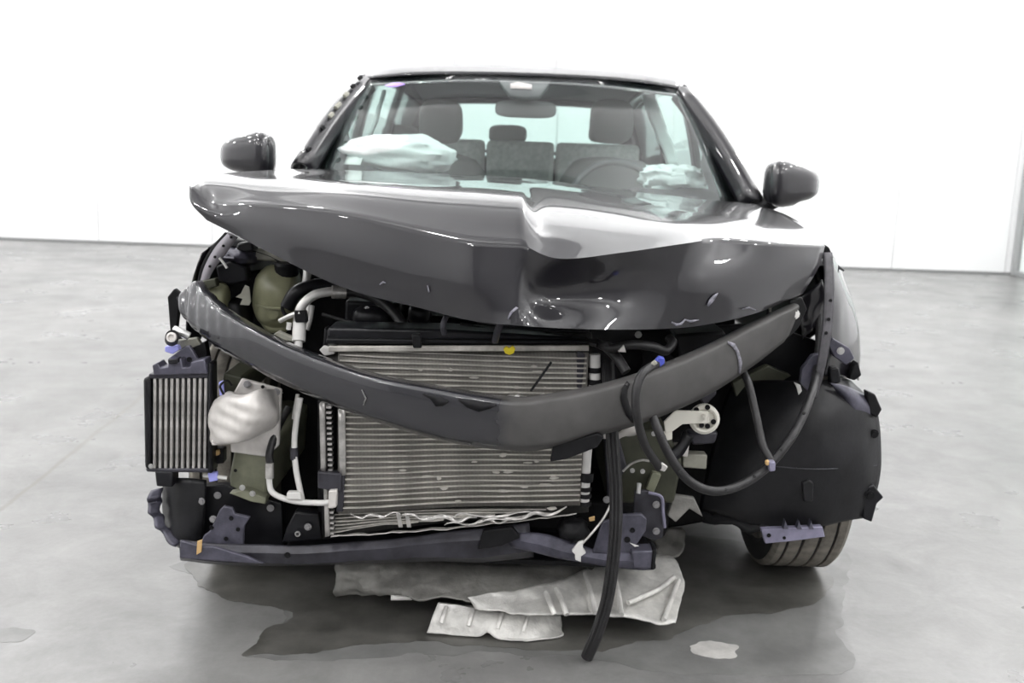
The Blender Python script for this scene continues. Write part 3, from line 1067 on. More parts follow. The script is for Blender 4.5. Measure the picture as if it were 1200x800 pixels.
def row_tube(name, xa, ya, xb, yb, Y, h, depth, m, parent, sag, dent, wob=0, n=12):
    vs, fs = [], []
    for i in range(n + 1):
        u = i / n
        p = at(xa + (xb - xa) * u, ya + (yb - ya) * u + sag * math.sin(math.pi * u), Y)
        p.y += dent * math.sin(math.pi * u) ** 2 + wob * noise.noise(Vector((u * 5, ya * .31, 1)))
        p.z += wob * .6 * noise.noise(Vector((u * 6, ya * .31, 4)))
        vs += [p + Vector((0, 0, h / 2)), p + Vector((0, 0, -h / 2)), p + Vector((0, depth, -h / 2)), p + Vector((0, depth, h / 2))]
    for i in range(n):
        for k in range(4):
            k2 = (k + 1) % 4
            fs.append((i * 4 + k, (i + 1) * 4 + k, (i + 1) * 4 + k2, i * 4 + k2))
    fs += [(3, 2, 1, 0), (n * 4, n * 4 + 1, n * 4 + 2, n * 4 + 3)]
    return link(name, vs, fs, m, parent, False)


NT = 29
for i in range(NT):
    u = (i + .3) / NT
    row_tube('condenser_tube', 398, 407 + 193 * u, 688 - 9 * u, 418 + 172 * u, CY, .0029, .008, M['alu_tube'], cond, 3.0 - 2 * u, .02, .003)
panel_quad('end_plate', (396, 480), (404, 480), (405, 557), (398, 557), CY - .004, .014, M['alu'], cond, 2)
plate('end_cap', [(396, 556), (404, 556), (402, 600), (394, 600)], CY - .002, .016, M['dark_steel'], cond)
panel_quad('top_rail', (385, 406), (690, 405), (690, 411), (385, 412), CY - .004, .02, M['alu_tube'], cond, 8)
# receiver bottle at the right end with black clips
tube('receiver_bottle', [(697, 415, CY + .02), (696, 470, CY + .02), (687, 530, CY + .02), (684, 590, CY + .02)], .0135, M['white'], cond, n=6, seg=16)
for py in (433, 447, 462):
    tube('bottle_clip', [(696.5, py - 3, CY + .02), (696.3, py + 3, CY + .02)], .0155, M['black'], cond, n=1, seg=16, smooth=False)
tube('bottle_clip', [(687, 553, CY + .02), (686, 563, CY + .02)], .019, M['black'], cond, n=1, seg=16, smooth=False)
for py in (572, 580, 589):
    tube('bottle_clip', [(685.5, py - 2.4, CY + .02), (685.3, py + 2.4, CY + .02)], .016, M['black'], cond, n=1, seg=16, smooth=False)
plate('side_plate', [(676, 410), (686, 415), (682, 455), (676, 460)], CY + .004, .012, M['dark_steel'], cond)
# torn tube ends and gravel marks
tube('bent_rod', [(646, 424, CY - .02), (634, 441, CY - .03), (622, 458, CY - .03)], .003, M['black'], cond, n=3, seg=6)
plate('yellow_clip', [(590, 409), (593, 406), (597, 408), (601, 405), (604, 409), (602, 414), (597, 416), (592, 414)], CY - .03, .012, M['yellow'], cond, .001, 'small yellow clip')
sheet('torn_fin', [[at(578 + 12 * k, 463 + 3 * math.sin(k * 2.2), CY - .05), at(580 + 12 * k, 468 + 2 * math.sin(k * 3), CY - .06)] for k in range(6)], M['alu'], cond, 3, 2, .002)
bolt(606, 466, CY - .06, .006, cond, M['white'])

# gravel bruises: patches where the fins are pressed flat
rb_ = random.Random(3)
for k in range(34):
    px, py = rb_.choice([(rb_.uniform(560, 670), rb_.uniform(500, 600)), (rb_.uniform(470, 560), rb_.uniform(540, 598)), (rb_.uniform(480, 660), rb_.uniform(420, 455)), (rb_.uniform(575, 605), rb_.uniform(480, 590))])
    w, h = rb_.uniform(4, 16), rb_.uniform(2, 5)
    Yp = CY + .02 * math.sin(math.pi * (px - 396) / 290) ** 2 - .0025
    n_ = 7
    plate('flattened_fin', [(px + w / 2 * math.cos(6.283 * i / n_) * rb_.uniform(.6, 1.2), py + h / 2 * math.sin(6.283 * i / n_) * rb_.uniform(.6, 1.2)) for i in range(n_)], Yp, .004, M['alu_tube'], cond, 0)
# radiator behind, reaching lower
rad = panel_quad('radiator', (384, 396), (694, 392), (690, 600), (386, 628), CY + .05, .03, M['core_dark'], car, 10, .02)
for i in range(6):
    y = 603 + 4.2 * i
    row_tube('radiator_tube', 392, y, 640 - 30 * i, y - 6 - i * 1.2, CY + .035, .0030, .012, M['alu_tube'], rad, 0, .015, .003)
panel_quad('side_tank', (374, 473), (380, 473), (381, 555), (376, 555), CY + .0, .03, M['alu'], rad, 2)
panel_quad('side_tank', (379, 565), (383, 565), (386, 628), (381, 629), CY + .0, .03, M['alu'], rad, 2)
tth = None
for i in range(25):
    if 15 < i < 19:
        continue
    u = i / 24
    p = at(382 + 5 * u, 477 + 148 * u, CY + .01)
    q = at(388 + 3 * u, 477 + 148 * u, CY + .01)
    tth = box('comb_tooth', (p.x, p.y, p.z - .0028), (q.x, p.y + .02, p.z + .0028), M['alu'], rad, 0)
panel_quad('backing', (372, 470), (392, 470), (392, 630), (378, 632), CY + .03, .02, M['black'], rad, 2)
plate('connector_block', [(385, 575), (395, 574), (394, 595), (384, 596)], CY - .02, .04, M['white_steel'], rad)
plate('tank_bracket', [(372, 553), (400, 555), (400, 577), (372, 572)], CY - .008, .03, M['dark_steel'], rad)
# crushed lower fins and shredded foil strips
for sd, x0, y0, x1, y1, w in ((3, 470, 602, 560, 607, 5), (5, 482, 605, 640, 600, 3), (8, 560, 610, 664, 596, 5), (9, 520, 614, 610, 606, 3), (11, 410, 604, 470, 601, 3)):
    sheet('shredded_foil', [[at(x0 + (x1 - x0) * k / 8, y0 + (y1 - y0) * k / 8 + 2.2 * math.sin(k * 1.9 + sd), CY - .015 - .01 * (k % 2)), at(x0 + (x1 - x0) * k / 8, y0 + (y1 - y0) * k / 8 + w * math.sin(math.pi * (k + .6) / 9.2) + 2.2 * math.sin(k * 1.9 + sd), CY - .025)] for k in range(9)], M['alu'], rad, 3, 3, .0015, fn=crumple(.004, 30, sd))
sheet('shredded_foil', [[at(388 + 36 * k, 627 - 1.8 * k - .18 * k * k, CY - .005), at(388 + 36 * k, 629 - 1.9 * k - .18 * k * k, CY - .02)] for k in range(9)], M['alu'], rad, 4, 2, .0015, fn=crumple(.005, 30, 7))
for xx in (464, 474):
    plate('torn_tab', [(xx, 601), (xx + 5, 601), (xx + 8, 618), (xx + 3, 618)], CY - .01, .004, M['alu'], rad, .001)

# black slam panel above the radiator
sp = plate('radiator_support', [(384, 384), (520, 386), (690, 396), (690, 404), (520, 399), (382, 402)], CY + .02, .10, M['black_satin'], car, .006)
plate('support_lip', [(382, 397), (690, 399), (690, 403), (382, 403)], CY - .0, .03, M['black'], sp, .003)
plate('latch_bracket', [(482, 392), (492, 392), (494, 408), (484, 408)], CY - .03, .02, M['black'], sp, .003)
tube('latch_arm', [(526, 358, 2.30), (523, 370, 2.27), (519, 382, 2.26), (521, 391, 2.27)], .007, M['dark_steel'], sp, n=4, seg=8)
tube('latch_arm', [(588, 376, 2.24), (583, 388, 2.24), (580, 400, 2.26)], .008, M['dark_steel'], sp, n=4, seg=8)
plate('shroud', [(380, 384), (400, 400), (398, 610), (372, 632), (372, 480)], CY + .09, .05, M['black'], car, .004)

# ------------------------------------------------------------------ left of the radiator
ic = plate('intercooler', [(173, 440), (246, 441), (247, 553), (172, 551)], 2.38, .05, M['black'], car, .004)
plate('side_tank', [(167, 443), (176, 441), (176, 552), (169, 549)], 2.36, .07, M['black_satin'], ic, .008)
plate('side_tank', [(242, 425), (248, 425), (249, 555), (243, 555)], 2.36, .05, M['black_satin'], ic, .006)
fin0 = plate('cooling_fin', [(179.5, 443), (182.8, 443), (182.3, 549), (179, 549)], 2.366, .02, M['alu'], ic, .001)
p0, p1 = at(180, 496, 2.366), at(186.6, 496, 2.366)
for k in range(1, 10):
    copy_at(fin0, (p1 - p0) * k)
plate('bottom_rail', [(170, 549), (245, 549), (245, 554), (172, 553)], 2.362, .06, M['dark_steel'], ic, .003)
plate('top_rail', [(174, 438), (245, 437), (245, 443), (174, 444)], 2.362, .06, M['dark_steel'], ic, .003)
plate('top_bracket', [(178, 428), (184, 425), (188, 431), (196, 430), (198, 421), (212, 420), (214, 431), (222, 430), (224, 424), (240, 421), (243, 438), (180, 440)], 2.35, .05, M['purple'], ic, .003)
plate('top_bracket', [(196, 421), (208, 420), (208, 426), (197, 427)], 2.335, .03, M['black_satin'], ic, .003)
plate('bracket_gusset', [(196, 421), (216, 406), (222, 405), (236, 428), (216, 430)], 2.38, .015, M['purple'], ic, .003)
hole_shade(222, 421, 2.377, .006, ic)
plate('mount_foot', [(181, 552), (202, 553), (202, 571), (183, 570)], 2.36, .05, M['black_satin'], ic, .004)
bolt(177, 546, 2.352, .005, ic)
# connector and bits above it
tube('round_connector', [(201, 398, 2.40), (202, 394, 2.36)], [.016, .016], M['black'], car, n=2, seg=14)
lathe('connector_ring', [(.012, 0), (.012, .006), (.007, .007), (.007, .002), (0, .002)], at(201.5, 395, 2.355), (0, -1, .2), M['white_steel'], car, 18)
tube('clamp', [(205, 386, 2.41), (214, 390, 2.40), (222, 394, 2.40)], .010, M['chrome'], car, n=3)
plate('blue_clip', [(193, 406), (208, 405), (210, 410), (202, 415), (193, 412)], 2.40, .02, M['lightblue'], car, .002, 'pale blue clip')
plate('white_bracket', [(205, 399), (230, 396), (236, 404), (212, 412)], 2.42, .02, M['pale_primer'], car, .003)
plate('black_gusset', [(215, 412), (240, 400), (244, 424), (228, 426)], 2.42, .03, M['black'], car, .003)

# crash box
cb = plate('crash_box_plate', [(283, 443), (330, 456), (327, 522), (312, 536), (270, 530), (268, 470)], 2.36, .012, M['white_steel'], car, .004, label='pale steel mounting plate of the crash box')
bolt(290, 450, 2.355, .0075, cb, M['bolt'])
bolt(324, 459, 2.355, .0075, cb, M['bolt'])
bolt(318, 524, 2.355, .0075, cb, M['bolt'])
hole_shade(308, 453, 2.358, .004, cb)
cpts = [
    [(250, 472, 2.36), (244, 490, 2.34), (246, 505, 2.33), (247, 518, 2.34)],
    [(262, 466, 2.30), (258, 484, 2.285), (258, 503, 2.275), (256, 520, 2.29)],
    [(282, 468, 2.25), (281, 484, 2.24), (280, 503, 2.235), (276, 518, 2.25)],
    [(302, 461, 2.26), (303, 478, 2.245), (302, 498, 2.25), (298, 512, 2.27)],
    [(318, 462, 2.31), (322, 480, 2.29), (321, 494, 2.30), (314, 504, 2.33)],
    [(326, 466, 2.36), (327, 482, 2.35), (326, 492, 2.36), (320, 500, 2.37)],
]
ctrl = [[at(*p) for p in c] for c in cpts]
ctrl = [[c[0] + Vector((0, .05, .0))] + c + [c[-1] + Vector((0, .05, .0))] for c in ctrl]


def crush(v):
    n = noise.noise(v * 14)
    return v + Vector((0, .0018 * math.sin(v.z * 190 + v.x * 30) + .007 * n, .005 * n))


sheet('crushed_box', ctrl, M['white_steel'], cb, 6, 6, .003, fn=crush, angle=60, label='crumpled pale steel crash can')
plate('box_flange', [(247, 516), (262, 517), (262, 521), (248, 522)], 2.31, .02, M['white_steel'], cb, .002)
tube('wire_loop', [(262, 462, 2.33), (258, 452, 2.33), (266, 446, 2.34), (272, 452, 2.34)], .003, M['black'], cb, n=5, seg=6)
plate('blue_clip', [(256, 448), (261, 446), (262, 462), (257, 464)], 2.34, .01, M['lightblue'], cb, .002, 'pale blue clip')
# olive longitudinal rail
rl = plate('chassis_rail', [(276, 519, 2.42), (288, 522, 2.39), (315, 528, 2.39), (312, 590, 2.40), (270, 577, 2.43), (268, 560, 2.43)], 2.4, .5, M['olive'], car, .008, label='olive primed chassis rail end')
plate('rail_flange', [(268, 578), (285, 574), (312, 583), (311, 591), (294, 588)], 2.37, .03, M['olive'], rl, .003)
bolt(284, 571, 2.365, .006, rl, M['chrome'])
bolt(296, 578, 2.365, .006, rl, M['chrome'])
hole_shade(276, 551, 2.405, .004, rl)
plate('rail_upper', [(262, 436), (284, 442), (284, 468), (258, 470)], 2.42, .3, M['olive_dark'], rl, .006)
plate('sensor_block', [(247, 526), (262, 526), (262, 543), (250, 544)], 2.40, .03, M['black'], car, .003)
plate('orange_plug', [(250, 528), (256, 527), (257, 533), (250, 535)], 2.39, .012, M['orange'], car, .002, 'small orange plug')
tube('white_rod', [(239, 557, 2.39), (250, 558, 2.38), (266, 560, 2.385)], .005, M['white'], car, n=3)
plate('blue_clip', [(243, 554), (254, 553), (255, 563), (245, 565)], 2.375, .012, M['lightblue'], car, .002, 'pale blue clip')

# air duct panel and lower cross member on the left
sheet('air_duct', [[at(px, py, Y) for px, py, Y in col] for col in (
    [(192, 562, 2.46), (191, 595, 2.46), (197, 628, 2.44), (208, 640, 2.42)],
    [(202, 560, 2.40), (202, 595, 2.39), (206, 630, 2.38), (214, 643, 2.38)],
    [(222, 560, 2.385), (222, 595, 2.375), (224, 630, 2.37), (226, 645, 2.37)],
    [(242, 562, 2.40), (241, 595, 2.39), (238, 630, 2.39), (236, 645, 2.39)])], M['liner'], car, 5, 5, .004)
bolt(236, 587, 2.385, .0075, car, M['bolt'])
plate('backing_panel', [(236, 570), (262, 568), (330, 590), (332, 640), (290, 645), (238, 640)], 2.42, .03, M['black_satin'], car, .003)
bolt(255, 580, 2.412, .0075, car, M['bolt'])
bolt(317, 595, 2.412, .0075, car, M['bolt'])
bolt(250, 608, 2.35, .0075, car, M['bolt'])
fl_ = plate('bent_bracket', [(257, 598), (262, 593), (272, 595), (275, 602), (293, 606), (286, 617), (285, 649), (234, 642), (238, 628), (246, 622)], 2.345, .012, M['purple'], car, .003, label='violet grey steel bracket')
for hx, hy in ((271, 607), (248, 618), (279, 620), (265, 631)):
    hole_shade(hx, hy, 2.344, .005, fl_)
xm = sheet('cross_member', [[at(px, py, Y) for px, py, Y in col] for col in (
    [(211, 632, 2.36), (210, 644, 2.345), (210, 652, 2.35), (212, 655, 2.40)],
    [(250, 636, 2.335), (250, 646, 2.32), (250, 657, 2.325), (252, 660, 2.40)],
    [(300, 638, 2.335), (300, 648, 2.32), (302, 659, 2.325), (304, 662, 2.40)],
    [(350, 639, 2.33), (350, 648, 2.315), (352, 659, 2.32), (352, 662, 2.40)],
    [(420, 634, 2.33), (422, 644, 2.31), (424, 656, 2.32), (424, 660, 2.40)],
    [(490, 628, 2.33), (492, 638, 2.315), (494, 652, 2.32), (494, 657, 2.40)],
    [(560, 619, 2.34), (562, 632, 2.325), (566, 652, 2.33), (566, 658, 2.40)],
    [(620, 612, 2.36), (622, 628, 2.345), (625, 645, 2.35), (625, 652, 2.40)])], M['dark_steel'], car, 6, 4, .004, fn=crumple(.003, 9, 5), rbreaks=(1, 2), angle=25, label='dark bent lower cross member')
hole_shade(337, 650, 2.312, .007, xm)
plate('folded_tab', [(211, 633), (236, 640), (250, 640), (290, 652), (310, 661), (260, 658), (210, 654)], 2.305, .01, M['purple'], xm, .003)
plate('rust_mark', [(231, 634), (237, 632), (236, 647), (230, 650)], 2.302, .003, M['orange'], xm, .001, 'patch of orange rust')
plate('opening_shade', [(566, 622), (600, 618), (610, 630), (588, 640), (560, 644)], 2.31, .02, M['black'], xm, .003)  # solid black plate painted as the shade inside an opening
# pleated outer end curling up
sheet('curled_end', [[at(px, py, Y) for px, py, Y in col] for col in (
    [(212, 634, 2.38), (206, 641, 2.36)], [(198, 620, 2.40), (190, 626, 2.38)], [(191, 606, 2.41), (180, 611, 2.39)],
    [(188, 596, 2.42), (174, 597, 2.40)], [(190, 582, 2.43), (172, 588, 2.41)], [(190, 572, 2.43), (176, 576, 2.42)])], M['purple'], xm, 5, 3, .006, fn=lambda v: v + Vector((0, .008 * math.sin(v.z * 190), 0)), angle=30)
plate('lower_guide', [(345, 600), (374, 602), (378, 632), (330, 636), (336, 618)], 2.37, .04, M['black_satin'], car, .004)
bolt(361, 617, 2.362, .0075, car, M['bolt'])
lathe('ring_bolt', [(.007, 0), (.007, .004), (.004, .004), (.004, 0)], at(349, 625, 2.36), (0, -1, 0), M['chrome'], car, 14)

# coolant pipes
tube('coolant_pipe', [(316, 545, 2.34), (316, 568, 2.335), (322, 579, 2.33), (345, 587, 2.325), (375, 589, 2.31), (388, 588, 2.29)], .0072, M['white'], car, n=8)
tube('pipe_ferrule', [(316, 542, 2.34), (316, 560, 2.338)], .0105, M['alu'], car, n=4, seg=14)
tube('coolant_pipe', [(352, 466, 2.34), (347, 495, 2.335), (345, 520, 2.33), (347, 550, 2.325), (354, 585, 2.325)], .0072, M['white'], car, n=8)
tube('pipe_clip', [(344.5, 524, 2.33), (345, 538, 2.329)], .010, M['dark_steel'], car, n=2)
plate('pipe_block', [(336, 577), (352, 577), (354, 586), (335, 585)], 2.31, .02, M['white'], car, .003)
tube('rubber_hose', [(317, 545, 2.345), (316, 530, 2.35), (326, 500, 2.38), (338, 478, 2.42)], .0095, M['hose'], car, n=6)
tube('silver_tube', [(349, 462, 2.35), (346, 478, 2.35), (344, 490, 2.36)], .005, M['pipe'], car, n=3)

# ------------------------------------------------------------------ engine bay, left
et = blob('expansion_tank', at(327, 348, 2.72), (.068, .07, .088), M['tank'], car, .06, 2, 3, power=.8, label='cloudy yellowish green coolant tank')
lathe('tank_cap', [(.030, 0), (.032, .004), (.032, .03), (.027, .036), (0, .036)], at(336, 322, 2.70), (0, -.15, 1), M['black'], et, 20)
tube('tank_seam', [at(300, 357, 2.665), at(318, 361, 2.645), at(338, 361, 2.645), at(352, 358, 2.67)], .004, M['tank'], et, px=False, seg=6)
lathe('tank_boss', [(.016, 0), (.016, .008), (.010, .010), (0, .008)], at(321, 367, 2.66), (0, -1, 0), M['tank'], et, 16)
plate('lower_tank', [(302, 356), (340, 362), (334, 392), (312, 390), (300, 374)], 2.68, .07, M['tank'], et, .01)
blob('brake_reservoir', at(256, 354, 2.66), (.028, .04, .05), M['tank'], car, .05, 2, 8, power=.6)
blob('black_tank_filler', at(276, 380, 2.70), (.042, .06, .07), M['black'], car, .1, 2, 12, power=.6)
plate('torn_label', [(282, 344), (287, 334), (292, 336), (294, 353), (292, 358), (281, 357), (284, 350), (276, 348)], 2.63, .004, M['pale_primer'], car, .001)
tube('ac_pipe', [(349, 390, 2.46), (349, 374, 2.44), (354, 358, 2.44), (368, 346, 2.45), (384, 342, 2.46), (396, 341, 2.47)], .0115, M['pipe'], car, n=8, seg=14, label='bent silver pipe')
tube('pipe_ferrule', [(389, 342, 2.465), (405, 342, 2.475)], .0165, M['alu'], car, n=4, seg=16)
tube('ac_hose', [(402, 342, 2.475), (420, 342, 2.48), (440, 349, 2.47), (458, 362, 2.45), (474, 382, 2.42)], .014, M['hose'], car, n=8)
tube('black_hose', [(336, 360, 2.56), (348, 342, 2.56), (376, 334, 2.58), (412, 336, 2.6), (440, 346, 2.62)], .018, M['black_satin'], car, n=8)
tube('pipe_connector', [(351, 378, 2.44), (350, 400, 2.42)], .0165, M['white'], car, n=4, seg=16)
tube('pipe_connector', [(350, 398, 2.42), (349, 420, 2.40)], .010, M['white'], car, n=4, seg=14)
tube('pipe_stub', [(364, 358, 2.47), (362, 372, 2.46), (358, 386, 2.45)], .010, M['pipe'], car, n=4)
tube('side_rod', [(328, 376, 2.44), (340, 370, 2.43), (352, 366, 2.425)], .006, M['pipe'], car, n=4)
plate('pipe_clamp', [(344, 364), (358, 364), (360, 378), (346, 378)], 2.42, .02, M['black'], car, .003)
tube('silver_tube', [(358, 336, 2.62), (360, 322, 2.62), (360, 308, 2.64)], .011, M['pipe'], car, n=4)
tube('loop_pipe', [(335, 350, 2.6), (331, 360, 2.6), (334, 368, 2.6), (342, 371, 2.6)], .005, M['black'], car, n=5)
plate('mount_tab', [(320, 392), (326, 388), (332, 391), (350, 398), (350, 402), (330, 398), (320, 395)], 2.42, .02, M['pale_primer'], car, .002)
plate('white_plug', [(374, 410), (378, 406), (392, 409), (392, 415), (380, 417)], 2.34, .02, M['white'], car, .002)
tube('white_plug', [(339, 378, 2.43), (338, 386, 2.43)], .006, M['white'], car, n=2)
# strut tower and inner wing
plate('strut_brace', [(300, 290), (318, 293), (342, 302), (346, 312), (320, 306), (296, 305), (288, 298)], 2.70, .06, M['pale_primer'], car, .006)
blob('strut_top', at(282, 300, 2.72), (.055, .06, .028), M['purple'], car, .25, 3, 5, label='violet grey strut top')
plate('bulkhead_box', [(278, 285), (295, 283), (298, 294), (285, 296), (276, 292)], 2.66, .05, M['black_satin'], car, .006)
plate('lamp_mount', [(252, 312), (270, 305), (288, 313), (290, 330), (270, 334), (256, 330)], 2.66, .05, M['black_satin'], car, .006)
tube('bright_rod', [(257, 302, 2.60), (262, 308, 2.60), (266, 314, 2.6)], .0035, M['white'], car, n=3)
iw = sheet('fender_edge', [[at(px, py, 2.62) for px, py in c] for c in ([(268, 272), (279, 278)], [(252, 290), (264, 298)], [(240, 312), (250, 317)], [(234, 332), (242, 334)])], M['pale_steel'], car, 5, 2, .006, label='pale inner flange of the wing, bare of its lamp')
for hx, hy in ((271, 278), (262, 288), (252, 301), (246, 312)):
    hole_shade(hx, hy, 2.612, .0035, iw)
sheet('fender_seal', [[at(px, py, 2.63) for px, py in c] for c in ([(264, 272), (269, 274)], [(248, 290), (253, 293)], [(236, 312), (241, 314)], [(231, 334), (235, 335)])], M['black'], car, 5, 2, .008)
plate('wing_tab', [(232, 330), (252, 326), (254, 336), (236, 340)], 2.60, .03, M['olive_dark'], car, .003)
# shapes in the dark bay
for nm, pts, Y, t, m in (
    ('battery_box', [(404, 352), (470, 356), (470, 385), (404, 384)], 2.62, .2, 'black_satin'),
    ('engine_cover', [(480, 366), (600, 382), (600, 396), (470, 392)], 2.56, .3, 'black_satin'),
    ('fuse_box', [(790, 392), (850, 388), (856, 420), (800, 436)], 2.60, .2, 'black'),
    ('bay_blackout', [(240, 330), (380, 300), (560, 380), (700, 390), (880, 380), (930, 420), (900, 600), (780, 620), (640, 640), (300, 640), (250, 560)], 2.86, .03, 'black')):  # last one: black sheet added behind the radiator to keep the bay dark
    plate(nm, pts, Y, t, M[m], car, .008)
blob('intake_cap', at(492, 368, 2.5), (.03, .03, .025), M['black_satin'], car, 0, seg=16, rings=10, power=.7)
blob('intake_cap', at(436, 372, 2.52), (.05, .04, .03), M['black_satin'], car, 0, seg=16, rings=10, power=.7)
tube('bay_cable', [(378, 368, 2.5), (410, 377, 2.46), (440, 382, 2.43)], .004, M['hose'], car, n=4)
tube('bay_cable', [(540, 380, 2.4), (600, 392, 2.36), (660, 394, 2.34), (700, 404, 2.3)], .006, M['hose'], car, n=5)
tube('bay_cable', [(560, 376, 2.45), (620, 386, 2.4), (690, 388, 2.38)], .008, M['hose'], car, n=5)
bolt(430, 362, 2.5, .006, car)
bolt(748, 392, 2.4, .007, car)

# ------------------------------------------------------------------ right hand hoses and harness
hh = tube('hanging_hose', [(712, 425, 2.33), (715, 470, 2.26), (718, 520, 2.235), (722, 580, 2.225), (720, 640, 2.22), (712, 700, 2.225), (700, 740, 2.235), (688, 769, 2.255)], .0155, M['hose'], car, n=8, seg=14, label='long black rubber hose hanging down to the floor')
for k in (-1, 0, 1):
    tube('hose_rib', [(712 + 4 * k, 425, 2.315), (715 + 4 * k, 470, 2.2445), (718 + 4 * k, 520, 2.2195), (722 + 4 * k, 580, 2.2095), (720 + 4 * k, 640, 2.2045), (712 + 4 * k, 700, 2.2095), (700 + 4 * k, 740, 2.2195), (688 + 4 * k, 768, 2.2405)], .0022, M['rubber'], hh, n=6, seg=5)
tube('upper_hose', [(700, 402, 2.33), (716, 408, 2.28), (740, 404, 2.25), (765, 406, 2.25), (780, 411, 2.26), (788, 402, 2.28), (784, 396, 2.30)], .011, M['hose'], car, n=6)
tube('upper_hose', [(712, 408, 2.30), (724, 420, 2.27), (734, 436, 2.25)], .012, M['hose'], car, n=5)
tube('bay_hose', [(640, 392, 2.36), (676, 398, 2.33), (702, 403, 2.31), (716, 405, 2.28)], .008, M['hose'], car, n=5)
plate('hose_clip', [(724, 412), (731, 404), (734, 413)], 2.235, .008, M['alu'], car, .001)
w1 = tube('wiring_harness', [(776, 424, 2.12), (762, 430, 2.09), (751, 440, 2.06), (745, 462, 2.045), (747, 490, 2.05), (756, 522, 2.08), (773, 548, 2.12)], .0095, M['hose'], car, n=7)
plate('blue_plug', [(768, 423), (773, 418), (779, 420), (779, 426), (774, 430), (768, 429)], 2.10, .018, M['blue'], w1, .002, 'blue plug')
plate('cable_end', [(755, 432), (768, 422), (771, 426), (758, 434)], 2.085, .012, M['pale_primer'], w1, .002)
plate('frayed_end', [(769, 546), (776, 542), (783, 547), (779, 553), (773, 551)], 2.11, .01, M['alu'], w1, .002)
w2 = tube('wiring_harness', [(764, 484, 2.16), (772, 506, 2.14), (786, 536, 2.13), (806, 562, 2.14), (834, 575, 2.15), (866, 569, 2.18), (900, 546, 2.22), (930, 508, 2.26), (950, 464, 2.36), (957, 430, 2.465), (960, 395, 2.50), (960, 360, 2.52)], .0105, M['hose'], car, n=8, label='long black wiring loop sagging across the wheel arch')
w3 = tube('wiring_harness', [(862, 424, 2.36), (876, 446, 2.32), (886, 486, 2.28), (894, 522, 2.24), (905, 542, 2.215)], .0095, M['hose'], car, n=7)
plate('harness_clip', [(901, 541), (909, 541), (909, 552), (902, 553)], 2.19, .02, M['lilac'], w2, .003, 'pale grey clip')
plate('harness_clip', [(898, 541), (902, 540), (902, 545), (898, 546)], 2.192, .015, M['orange'], w2, .002)
for k in range(6):
    q = [(775, 512), (797, 552), (850, 574), (884, 558), (916, 527), (942, 484), (958, 436), (966, 380), (968, 330)][k]
    Y = [2.14, 2.135, 2.165, 2.20, 2.24, 2.29, 2.345, 2.395, 2.44][k]
    bolt(q[0], q[1], Y - .010, .0035, w2, M['rubber'], 'tape_knot', .004)

# horn on its bracket, lock carrier bits
hn = lathe('horn', [(.0, .0), (.030, 0), (.0375, .006), (.0375, .020), (.030, .026), (.026, .024), (.024, .018), (.012, .018), (.010, .026), (0, .026)], at(824, 489, 2.42), (0, -1, 0), M['cream'], car, 28, label='cream horn disc on a bracket')
plate('horn_bracket', [(778, 494), (792, 481), (830, 482), (832, 496), (800, 497), (789, 505), (780, 508)], 2.375, .008, M['cream'], hn, .002)
plate('horn_bracket', [(774, 507), (788, 503), (788, 515), (776, 517)], 2.378, .008, M['cream'], hn, .002)
bolt(826, 488, 2.37, .006, hn, M['cream'])
for a, b_ in ((816, 480), (829, 477), (822, 498), (829, 499), (836, 494)):
    hole_shade(a, b_, 2.394, .006, hn)
hole_shade(778, 511, 2.3765, .004, hn)
plate('rail_end', [(706, 510), (780, 500), (800, 540), (790, 590), (712, 590)], 2.44, .5, M['olive_dark'], car, .008)
plate('rail_web', [(708, 508), (724, 506), (735, 548), (712, 586)], 2.40, .04, M['dark_steel'], car, .005)
sheet('torn_crash_box', [[at(px, py, Y) for px, py, Y in c] for c in ([(704, 505, 2.30), (706, 512, 2.31), (716, 512, 2.33)], [(722, 508, 2.28), (724, 512, 2.29), (726, 510, 2.33)], [(735, 500, 2.27), (736, 508, 2.28), (740, 510, 2.33)], [(748, 492, 2.29), (748, 502, 2.30), (748, 504, 2.33)])], M['white_steel'], car, 4, 3, .004, fn=crumple(.006, 25, 2), label='torn pale steel crash can edge')
plate('pale_bracket', [(800, 532), (829, 533), (828, 550), (800, 548)], 2.52, .04, M['pale_primer'], car, .004)
plate('grey_bracket', [(790, 520), (808, 520), (806, 536), (788, 532)], 2.46, .02, M['white_steel'], car, .003)
plate('horn_body', [(806, 508), (842, 506), (838, 520), (812, 522)], 2.46, .05, M['dark_steel'], car, .006)
plate('small_gusset', [(765, 553), (775, 556), (766, 578), (757, 573)], 2.40, .02, M['olive'], car, .002)
tube('rail_wire', [(730, 552, 2.38), (740, 543, 2.37), (752, 539, 2.36), (761, 540, 2.36)], .003, M['alu'], car, n=4, seg=6)
for a, b_ in ((741, 551), (749, 568), (753, 552), (766, 508)):
    bolt(a, b_, 2.39, .005, car)
tube('rail_stud', [(749, 566, 2.36), (748, 578, 2.355)], .006, M['chrome'], car, n=2)
sheet('teal_duct', [[at(px, py, Y) for px, py, Y in c] for c in ([(786, 528, 2.42), (790, 540, 2.42)], [(796, 518, 2.44), (800, 532, 2.44)], [(800, 505, 2.46), (812, 512, 2.46)])], M['black_satin'], car, 4, 2, .008)

box('shade_plate', (CX - .60, 2.44, .165), (CX + .36, 3.3, .18), M['black'], car, .004)  # unseen plate added under the engine to shade the undertray
